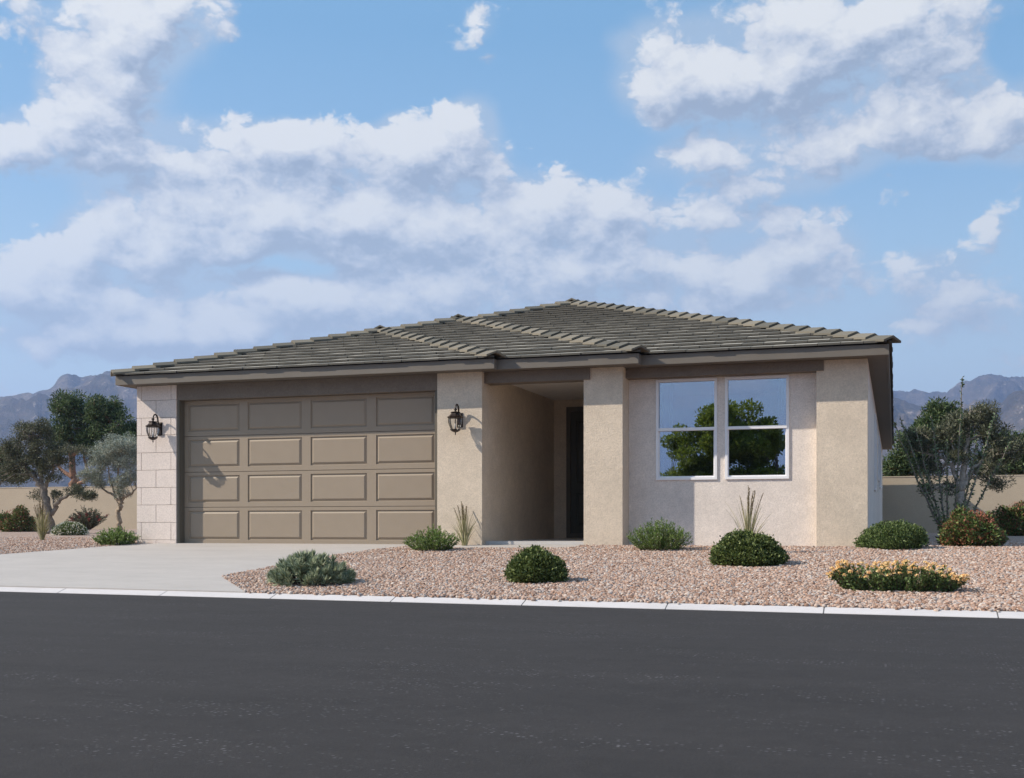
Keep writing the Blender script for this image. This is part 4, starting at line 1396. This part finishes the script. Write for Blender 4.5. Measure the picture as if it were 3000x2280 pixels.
def dome(name, label, x, Y, width, height, leafm, seed, n=6500, ll=0.028, lw=0.017, lump=0.10, extra=None, group=None, depth=0.9):
    global rng
    rng = np.random.default_rng(seed)
    b = ground_at(x, Y)
    T = shrub(name, label, b, group=group)
    w2 = width / 2
    n *= 2
    d = unit(n); d[:, 2] = np.abs(d[:, 2])
    # leaves sit in clumps of uneven reach over a lumpy mound
    ncl = max(60, n // 34)
    kc = unit(ncl); kc[:, 2] = np.abs(kc[:, 2])
    ci = rng.integers(0, ncl, n)
    loose = rng.uniform(size=n) < 0.25
    dj = kc[ci] + rng.normal(size=(n, 3)) * 0.085
    dj[:, 2] = np.abs(dj[:, 2])
    dj /= np.linalg.norm(dj, axis=1, keepdims=True)
    d = np.where(loose[:, None], d, dj)
    k = unit(26 if lump < 0.2 else 13); k[:, 2] = np.abs(k[:, 2])
    near = np.max(d @ k.T, axis=1)
    rad = 1.0 - lump + lump * 1.6 * np.clip((near - 0.80) / 0.2, 0, 1)
    reach = np.where(loose, 0.93, rng.uniform(0.88, 1.05, ncl)[ci])
    shell = reach - np.abs(rng.normal(size=n)) * np.where(rng.uniform(size=n) < 0.6, 0.06, 0.28)
    r_ = (rad * np.clip(shell, 0.30, 1.08))[:, None]
    Pp = d * r_ * np.array([w2, w2 * depth, height]) + np.array([0, 0, 0.01])
    # taper in at the base
    lowf = np.clip(Pp[:, 2] / (height * 0.25), 0, 1)
    Pp[:, :2] *= (0.86 + 0.14 * lowf)[:, None]
    nrm_ = d / np.array([w2, w2 * depth, height]); nrm_ /= np.linalg.norm(nrm_, axis=1, keepdims=True)
    Dv = nrm_ * 0.6 + unit(n) * 0.75 + np.array([0, 0, 0.25])
    stray = rng.uniform(size=n) < 0.06
    Pp[stray] *= rng.uniform(1.0, 1.09, (stray.sum(), 1))
    np_mesh('foliage', leaves(Pp, Dv, ll * rng.uniform(0.7, 1.3, n), lw * rng.uniform(0.8, 1.2, n)), 4, leafm, T)
    paths = []
    for q in range(40):
        e = d[q] * np.array([w2, w2 * depth, height]) * 0.85
        paths.append([np.array([0, 0, 0]), e * 0.4 + np.array([0, 0, 0.04]), e])
    stems_mesh(paths, M['twig'], T, 0.007, 0.002)
    if extra:
        extra(T, d, w2, height, depth)
    return T
dome('boxwood_bush', 'clipped dark green dome bush alone in the gravel near the kerb', 1571, 12.86, 0.68, 0.37, L_BOX, 61, 5200, 0.036, 0.022, 0.17, group='dark green dome bushes')
dome('boxwood_bush', 'larger dark green dome bush in front of the right window wall', 2192, 15.1, 0.90, 0.42, L_BOX, 62, 7500, 0.038, 0.023, 0.18, group='dark green dome bushes')
def white_flecks(T, d, w2, h, dep):
    m_ = 900
    Pp = d[:m_] * np.array([w2, w2 * dep, h]) * rng.uniform(0.98, 1.04, (m_, 1))
    np_mesh('flowers', leaves(Pp, d[:m_] + unit(m_) * .6, 0.035, 0.028), 4, F_WHITE, T)
dome('cushion_bush', 'low grey dome bush speckled with tiny white flowers', 205, 26.3, 0.98, 0.36, L_GREEN, 63, 4000, 0.035, 0.018, 0.06, white_flecks)
dome('leafy_bush', 'low rounded green bush at the foot of the corner pier', 2618, 17.75, 1.02, 0.36, L_GREEN, 64, 6500, 0.034, 0.019, 0.22,
     lambda T, d, w2, h, dep: np_mesh('pale_shoots', leaves(d[:260] * np.array([w2, w2 * dep, h]) * 0.98, d[:260] * .5 + np.array([0, 0, 1.0]) + unit(260) * .4, 0.04, 0.014), 4, L_ROSE, T))
def rust_top(T, d, w2, h, dep):
    m_ = 2600
    sel = d[d[:, 2] > 0.10][:m_]
    m_ = len(sel)
    Pp = sel * np.array([w2, w2 * dep, h]) * rng.uniform(0.92, 1.06, (m_, 1))
    keep = rng.uniform(size=m_) < 0.22 + 0.5 * sel[:, 2]
    np_mesh('red_tips', leaves(Pp[keep], (sel + unit(m_) * .8)[keep], rng.uniform(0.02, 0.04, keep.sum()), 0.016), 4, L_RUST, T)
dome('photinia_bush', 'green bush with rusty red tips in front of the ocotillo', 2845, 18.7, 0.86, 0.54, L_BERRY, 65, 4200, 0.048, 0.028, 0.30, rust_top, 'bushes with rusty red tips')
dome('photinia_bush', 'shaded bush with rusty red tips against the boundary wall', 2985, 33.5, 1.35, 0.85, L_BERRY, 66, 4200, 0.07, 0.04, 0.30, rust_top, 'bushes with rusty red tips')
dome('photinia_bush', 'dark red green bush by the wall left of the tall grass', 50, 32.5, 1.28, 0.78, L_BERRY, 67, 4200, 0.065, 0.038, 0.30,
     lambda T, d, w2, h, dep: np_mesh('red_tips', leaves(d[:350] * np.array([w2, w2 * dep, h]), d[:350] + unit(350) * .7, 0.06, 0.025), 4, L_RUST, T), 'bushes with rusty red tips')

def bottlebrush(label, x, Y, width, height, seed):
    global rng
    rng = np.random.default_rng(seed)
    b = ground_at(x, Y)
    T = shrub('bottlebrush_bush', label, b)
    paths, V, FV = [], [], []
    for k in range(85):
        th = rng.uniform(0, 2 * math.pi)
        sp = rng.uniform(0.1, 1.0) ** 0.6
        end = np.array([sp * width / 2 * math.cos(th), sp * width / 3 * math.sin(th), height * (1.0 - 0.5 * sp ** 2) * rng.uniform(0.65, 1.05)])
        p_ = [end * t + np.array([0, 0, 0.0]) + rng.normal(size=3) * 0.02 * t for t in np.linspace(0, 1, 6)]
        paths.append(p_)
        A = np.array(p_)
        m_ = 60
        tt = rng.uniform(0.3, 1.0, m_)
        idx = np.minimum(4, (tt * 5).astype(int)); fr = (tt * 5 - idx)[:, None]
        Pp = A[idx] * (1 - fr) + A[idx + 1] * fr
        ax = (end / np.linalg.norm(end))[None, :]
        V.append(leaves(Pp, ax * 0.8 + unit(m_) * .8, rng.uniform(0.06, 0.10, m_), 0.018))
        if rng.uniform() < 0.20:
            m2 = 60
            tt = rng.uniform(0.78, 0.93, m2)
            FV.append(leaves(A[5] * tt[:, None] + rng.normal(size=(m2, 3)) * 0.01, unit(m2), 0.055, 0.02))
    stems_mesh(paths, M['twig'], T, 0.016, 0.004)
    np_mesh('foliage', np.concatenate(V), 4, L_OLIVE, T)
    np_mesh('flowers', np.concatenate(FV), 4, F_RED, T)
bottlebrush('spreading bush with red brush flowers against the wall', 262, 38.0, 1.95, 0.92, 71)

def rosettes(label, x, Y, width, height, seed):
    global rng
    rng = np.random.default_rng(seed)
    b = ground_at(x, Y)
    T = shrub('spurge_clump', label, b)
    V, paths = [], []
    for k in range(170):
        th = rng.uniform(0, 2 * math.pi)
        q = math.sqrt(rng.uniform(0, 1))
        px_, py_ = q * width / 2 * 0.92 * math.cos(th), q * width / 2 * 0.75 * math.sin(th)
        hz = height * math.sqrt(max(0.0, 1 - 0.90 * q * q)) * rng.uniform(0.45, 0.98) - 0.05
        head = np.array([px_, py_, max(0.05, hz)])
        ax = np.array([px_ / width * 1.5, py_ / width * 1.5, 0.9]) + rng.normal(size=3) * 0.15
        ax /= np.linalg.norm(ax)
        paths.append([head * np.array([.6, .6, 0]), head * .7, head])
        m_ = 46
        tt = rng.uniform(0, 1, m_)
        rdir = unit(m_); rdir -= (rdir @ ax)[:, None] * ax; rdir /= np.linalg.norm(rdir, axis=1, keepdims=True)
        open_ = (1.15 - tt * 0.95)[:, None]
        Dv = rdir * open_ + ax * (0.25 + tt[:, None] * 0.9)
        V.append(leaves(head + ax * (tt[:, None] * 0.05 - 0.03), Dv, rng.uniform(0.065, 0.105, m_), rng.uniform(0.011, 0.016, m_), np.cross(Dv, ax) + 1e-4 + np.cross(Dv, np.cross(Dv, ax))))
    stems_mesh(paths, M['twig'], T, 0.008, 0.005)
    np_mesh('foliage', np.concatenate(V), 4, L_AGAVE, T)
rosettes('blue green clump of spiky rosettes beside the driveway', 912, 12.35, 1.06, 0.42, 72)

def lantana(label, x, Y, width, height, seed):
    global rng
    rng = np.random.default_rng(seed)
    b = ground_at(x, Y)
    T = shrub('lantana_bush', label, b)
    paths, V, FV = [], [], []
    for k in range(230):
        ux = rng.uniform(-1, 1); uy = rng.uniform(-1, 1) * math.sqrt(1 - ux * ux)
        hh = height * rng.uniform(0.55, 0.95) * (1 - 0.35 * abs(ux) ** 3) * (1 + 0.22 * (ux < -0.7)) * (1 - 0.25 * uy * uy)
        if ux > 0.72: hh *= 0.8
        base_ = np.array([ux * width * 0.36, uy * width * 0.12, 0])
        end = np.array([ux * width * 0.5, uy * width * 0.24, hh])
        p_ = [base_ + (end - base_) * t + rng.normal(size=3) * 0.010 * t for t in np.linspace(0, 1, 5)]
        paths.append(p_)
        A = np.array(p_)
        dens_ = 34 if ux < 0.75 else 14
        tt = rng.uniform(0.05, 0.95, dens_)
        idx = np.minimum(3, (tt * 4).astype(int)); fr = (tt * 4 - idx)[:, None]
        Pp = A[idx] * (1 - fr) + A[idx + 1] * fr
        V.append(leaves(Pp, unit(dens_) + np.array([0, 0, 0.3]), rng.uniform(0.025, 0.045, dens_), rng.uniform(0.016, 0.026, dens_)))
        if rng.uniform() < 0.72:
            m_ = 26
            dv = unit(m_); dv[:, 2] = np.abs(dv[:, 2])
            rr = rng.uniform(0.014, 0.024)
            FV.append(leaves(A[4] + dv * rr * np.array([1, 1, .7]), np.cross(dv, unit(m_)), 0.017, 0.016))
    stems_mesh(paths, M['twig'], T, 0.004, 0.0015)
    np_mesh('foliage', np.concatenate(V), 4, L_LANT, T)
    np_mesh('flowers', np.concatenate(FV), 4, F_YELLOW, T)
lantana('low spreading bush covered in yellow orange flowers near the kerb', 2630, 12.45, 1.36, 0.35, 73)

def grass(label, x, Y, spread, height, seed, nb=70, heads=6, lean=0.0):
    global rng
    rng = np.random.default_rng(seed)
    b = ground_at(x, Y)
    T = shrub('feather_grass', label, b, 'grass', 'tufts of tall grass')
    bl, sd, stems = [], [], []
    for k in range(nb + heads):
        th = rng.uniform(0, 2 * math.pi)
        q = rng.uniform(0, 1)
        is_h = k >= nb
        hh = height * (rng.uniform(0.35, 0.85) if not is_h else rng.uniform(0.85, 1.0))
        out = spread * q * (1.0 if not is_h else 0.8)
        dirv = np.array([math.cos(th) + lean, math.sin(th) * .7])
        pts = []
        for t in np.linspace(0, 1, 7):
            r_ = 0.04 * q + out * t ** 1.8
            pts.append(np.array([dirv[0] * r_, dirv[1] * r_, hh * (t - 0.10 * t ** 3 * q)]))
        pts = np.array(pts)
        wv = np.array([-dirv[1], dirv[0], 0.0]); wv = wv * 0.5 + unit(1)[0] * 0.6; wv /= np.linalg.norm(wv)
        ww = np.array([.0065, .0075, .0075, .0068, .0058, .004, .001])[:, None]
        A_, B_ = pts - wv * ww, pts + wv * ww
        for j in range(6):
            bl += [A_[j], B_[j], B_[j + 1], A_[j + 1]]
        if is_h:
            m_ = 70
            tt = rng.uniform(0.62, 1.0, m_)
            idx = np.minimum(5, (tt * 6).astype(int)); fr = (tt * 6 - idx)[:, None]
            Pp = pts[idx] * (1 - fr) + pts[idx + 1] * fr
            ax = (pts[6] - pts[4]); ax /= np.linalg.norm(ax)
            sd.append(leaves(Pp, ax * 1.0 + unit(m_) * .28, rng.uniform(0.025, 0.042, m_), 0.009))
    np_mesh('blade', np.array(bl), 4, L_GRASS, T)['kind'] = 'stuff'
    np_mesh('seed_head', np.concatenate(sd), 4, L_SEED, T)
grass('tuft of tall grass against the stucco beside the porch', 1362, 17.68, 0.21, 0.80, 81, 100, 8)
grass('tuft of tall grass rising behind the larger dome bush', 2192, 16.6, 0.34, 1.0, 82, 90, 10)
grass('pale tall grass clump in front of the leaning tree', 124, 19.4, 0.22, 0.86, 83, 220, 18)

# ocotillo
def ocotillo(label, seed):
    global rng
    rng = np.random.default_rng(seed)
    Yo = 24.0
    b = np.array(ground_at(2785, Yo))
    T = shrub('ocotillo', label, b, 'cactus shrub')
    tips = [(2819, 1103, 0.0), (2921, 1200, 0.3), (2637, 1214, 0.3), (2619, 1243, -0.2), (2681, 1257, -0.3), (2731, 1214, 0.5), (2955, 1300, -0.3), (2860, 1290, -0.5), (2770, 1300, -0.5)]
    V, paths = [], []
    for (tx, ty, dy) in tips:
        e = np.array(at(tx, ty, Yo)) - b
        e[1] += dy
        s0 = np.array([np.sign(e[0]) * 0.05, dy * 0.1, 0.0])
        N_ = 14
        pts = []
        for t in np.linspace(0, 1, N_):
            pts.append(s0 + np.array([(e[0] - s0[0]) * (t ** 0.92), (e[1] - s0[1]) * t, e[2] * (t ** 1.03)]) + rng.normal(size=3) * 0.008)
        paths.append(pts)
        A = np.array(pts)
        m_ = int(230 * np.linalg.norm(e) / 2.8)
        tt = np.sort(rng.uniform(0.04, 1.0, m_))
        idx = np.minimum(N_ - 2, (tt * (N_ - 1)).astype(int)); fr = (tt * (N_ - 1) - idx)[:, None]
        Pp = A[idx] * (1 - fr) + A[idx + 1] * fr
        ax = e / np.linalg.norm(e)
        V.append(leaves(Pp, ax * 0.75 + unit(m_) * .9, rng.uniform(0.06, 0.10, m_) * (1.1 - 0.35 * tt), 0.030))
    mb = MB()
    for p_ in paths:
        mb.tube(p_, list(np.linspace(0.022, 0.007, len(p_))), 6, False)
    mb.build('stem', M['bark_grey'], T)
    np_mesh('foliage', np.concatenate(V), 4, L_OCO, T)
ocotillo('ocotillo with long leafy wands fanning up beside the house', 91)

# ------------------------------------------------------------------ gravel stones
def stones():
    rs = np.random.default_rng(5)
    step = 0.0272
    pts = []
    def fill(xa, xb, ya, yb, st):
        gx = np.arange(xa, xb, st); gy = np.arange(ya, yb, st)
        XX, YY = np.meshgrid(gx, gy)
        XX = XX.ravel() + rs.uniform(-.5, .5, XX.size) * st
        YY = YY.ravel() + rs.uniform(-.5, .5, YY.size) * st
        return np.stack([XX, YY], 1)
    A = np.concatenate([fill(-8.2, 3.2, 10.75, 17.95, step), fill(3.2, 6.5, 10.4, 17.95, step * 1.3), fill(-21.5, -12.6, 12.0, 18.6, step * 1.1), fill(-25, -12.97, 18.6, 22.5, step * 1.6), fill(-0.39, 8.0, 17.95, 22.0, step * 1.3)])
    X, Y = A[:, 0], A[:, 1]
    ky = 11.66 - 0.055 * (X + 10.3)
    keep = (Y > ky + 0.005) | ((Y > ky - 0.03) & (rs.uniform(size=len(X)) < 0.08) & (X > -6.9))
    def inp(poly):
        c = np.zeros(len(X), bool)
        j = len(poly) - 1
        for i in range(len(poly)):
            xi, yi = poly[i]; xj, yj = poly[j]
            cond = ((yi > Y) != (yj > Y)) & (X < (xj - xi) * (Y - yi) / (yj - yi + 1e-12) + xi)
            c ^= cond
            j = i
        return c
    keep &= ~inp(DRIVE) & ~inp(WALK)
    # house footprint
    keep &= ~((X > -12.97) & (X < -6.36) & (Y > 17.86)) & ~((X > -6.37) & (X < -4.06) & (Y > 17.99)) & ~((X > -4.08) & (X < -1.12) & (Y > 18.46)) & ~((X > -1.14) & (X < -0.38) & (Y > 18.25))
    # visible wedge only
    zc = -X * sY + Y * cY; xc = X * cY + Y * sY
    keep &= np.abs(xc / zc) < 0.66
    X, Y = X[keep], Y[keep]
    Z = np.array([G(x, y) for x, y in zip(X, Y)]) + rs.uniform(-0.006, 0.012, len(X))
    me = bpy.data.meshes.new('gravel')
    me.vertices.add(len(X))
    me.vertices.foreach_set('co', np.stack([X, Y, Z], 1).astype(np.float32).ravel())
    me.update()
    o = bpy.data.objects.new('gravel', me)
    link(o)
    tag(o, 'pinkish tan gravel spread over the front yard', 'gravel', kind='stuff')
    ng = bpy.data.node_groups.new('gravel_nodes', 'GeometryNodeTree')
    ng.interface.new_socket('Geometry', in_out='INPUT', socket_type='NodeSocketGeometry')
    ng.interface.new_socket('Geometry', in_out='OUTPUT', socket_type='NodeSocketGeometry')
    N = ng.nodes; L = ng.links
    gi_ = N.new('NodeGroupInput'); go_ = N.new('NodeGroupOutput')
    m2p = N.new('GeometryNodeMeshToPoints')
    L.new(gi_.outputs[0], m2p.inputs['Mesh'])
    join = N.new('GeometryNodeGeometryToInstance')
    for k in range(7):
        ico = N.new('GeometryNodeMeshIcoSphere')
        ico.inputs['Radius'].default_value = 0.0185
        ico.inputs['Subdivisions'].default_value = 2
        sp_ = N.new('GeometryNodeSetPosition')
        nz = N.new('ShaderNodeTexNoise')
        nz.noise_dimensions = '4D'
        nz.inputs['W'].default_value = k * 3.7
        nz.inputs['Scale'].default_value = 38.0
        nz.inputs['Detail'].default_value = 1.0
        vm = N.new('ShaderNodeVectorMath'); vm.operation = 'MULTIPLY_ADD'
        vm.inputs[1].default_value = (0.034, 0.034, 0.024); vm.inputs[2].default_value = (-0.017, -0.017, -0.012)
        L.new(nz.outputs['Color'], vm.inputs[0])
        L.new(ico.outputs[0], sp_.inputs['Geometry'])
        L.new(vm.outputs[0], sp_.inputs['Offset'])
        tr = N.new('GeometryNodeTransform')
        tr.inputs['Scale'].default_value = (1.12, 0.88, 0.72)
        L.new(sp_.outputs[0], tr.inputs['Geometry'])
        sm = N.new('GeometryNodeSetMaterial')
        sm.inputs['Material'].default_value = M['pebble']
        L.new(tr.outputs[0], sm.inputs['Geometry'])
        L.new(sm.outputs[0], join.inputs[0])
    iop = N.new('GeometryNodeInstanceOnPoints')
    iop.inputs['Pick Instance'].default_value = True
    L.new(m2p.outputs[0], iop.inputs['Points'])
    L.new(join.outputs[0], iop.inputs['Instance'])
    rot = N.new('FunctionNodeRandomValue'); rot.data_type = 'FLOAT_VECTOR'
    rot.inputs[0].default_value = (-0.5, -0.5, 0.0); rot.inputs[1].default_value = (0.5, 0.5, 6.283)
    L.new(rot.outputs[0], iop.inputs['Rotation'])
    scl = N.new('FunctionNodeRandomValue'); scl.data_type = 'FLOAT'
    for s_ in scl.inputs:
        if s_.name == 'Min' and s_.type == 'VALUE': s_.default_value = 0.55
        if s_.name == 'Max' and s_.type == 'VALUE': s_.default_value = 1.35
    fo = [s_ for s_ in scl.outputs if s_.type == 'VALUE' and s_.enabled]
    L.new(fo[0], iop.inputs['Scale'])
    idx = N.new('FunctionNodeRandomValue'); idx.data_type = 'INT'
    for s_ in idx.inputs:
        if s_.name == 'Min' and s_.type == 'INT': s_.default_value = 0
        if s_.name == 'Max' and s_.type == 'INT': s_.default_value = 6
    io_ = [s_ for s_ in idx.outputs if s_.type == 'INT' and s_.enabled]
    L.new(io_[0], iop.inputs['Instance Index'])
    L.new(iop.outputs[0], go_.inputs[0])
    md = o.modifiers.new('gravel', 'NODES')
    md.node_group = ng
    print('STONES', len(X))
stones()

# ------------------------------------------------------------------ haze
hz = MB().box(-8800, 8800, -8800, 8800, -1.2, 620).build('haze', M['vinyl'])
tag(hz, 'thin blue haze over the far mountains', 'haze', kind='stuff')
hm = bpy.data.materials.new('haze_air')
hm.use_nodes = True
ht = NT(hm.node_tree)
ht.n.clear()
ho = ht.add('ShaderNodeOutputMaterial')
pv = ht.add('ShaderNodeVolumePrincipled')
pv.inputs['Color'].default_value = (0.42, 0.585, 1.0, 1)
pv.inputs['Density'].default_value = 0.00020
pv.inputs['Anisotropy'].default_value = 0.2
ht.link(pv.outputs[0], ho.inputs['Volume'])
hz.data.materials.clear()
hz.data.materials.append(hm)
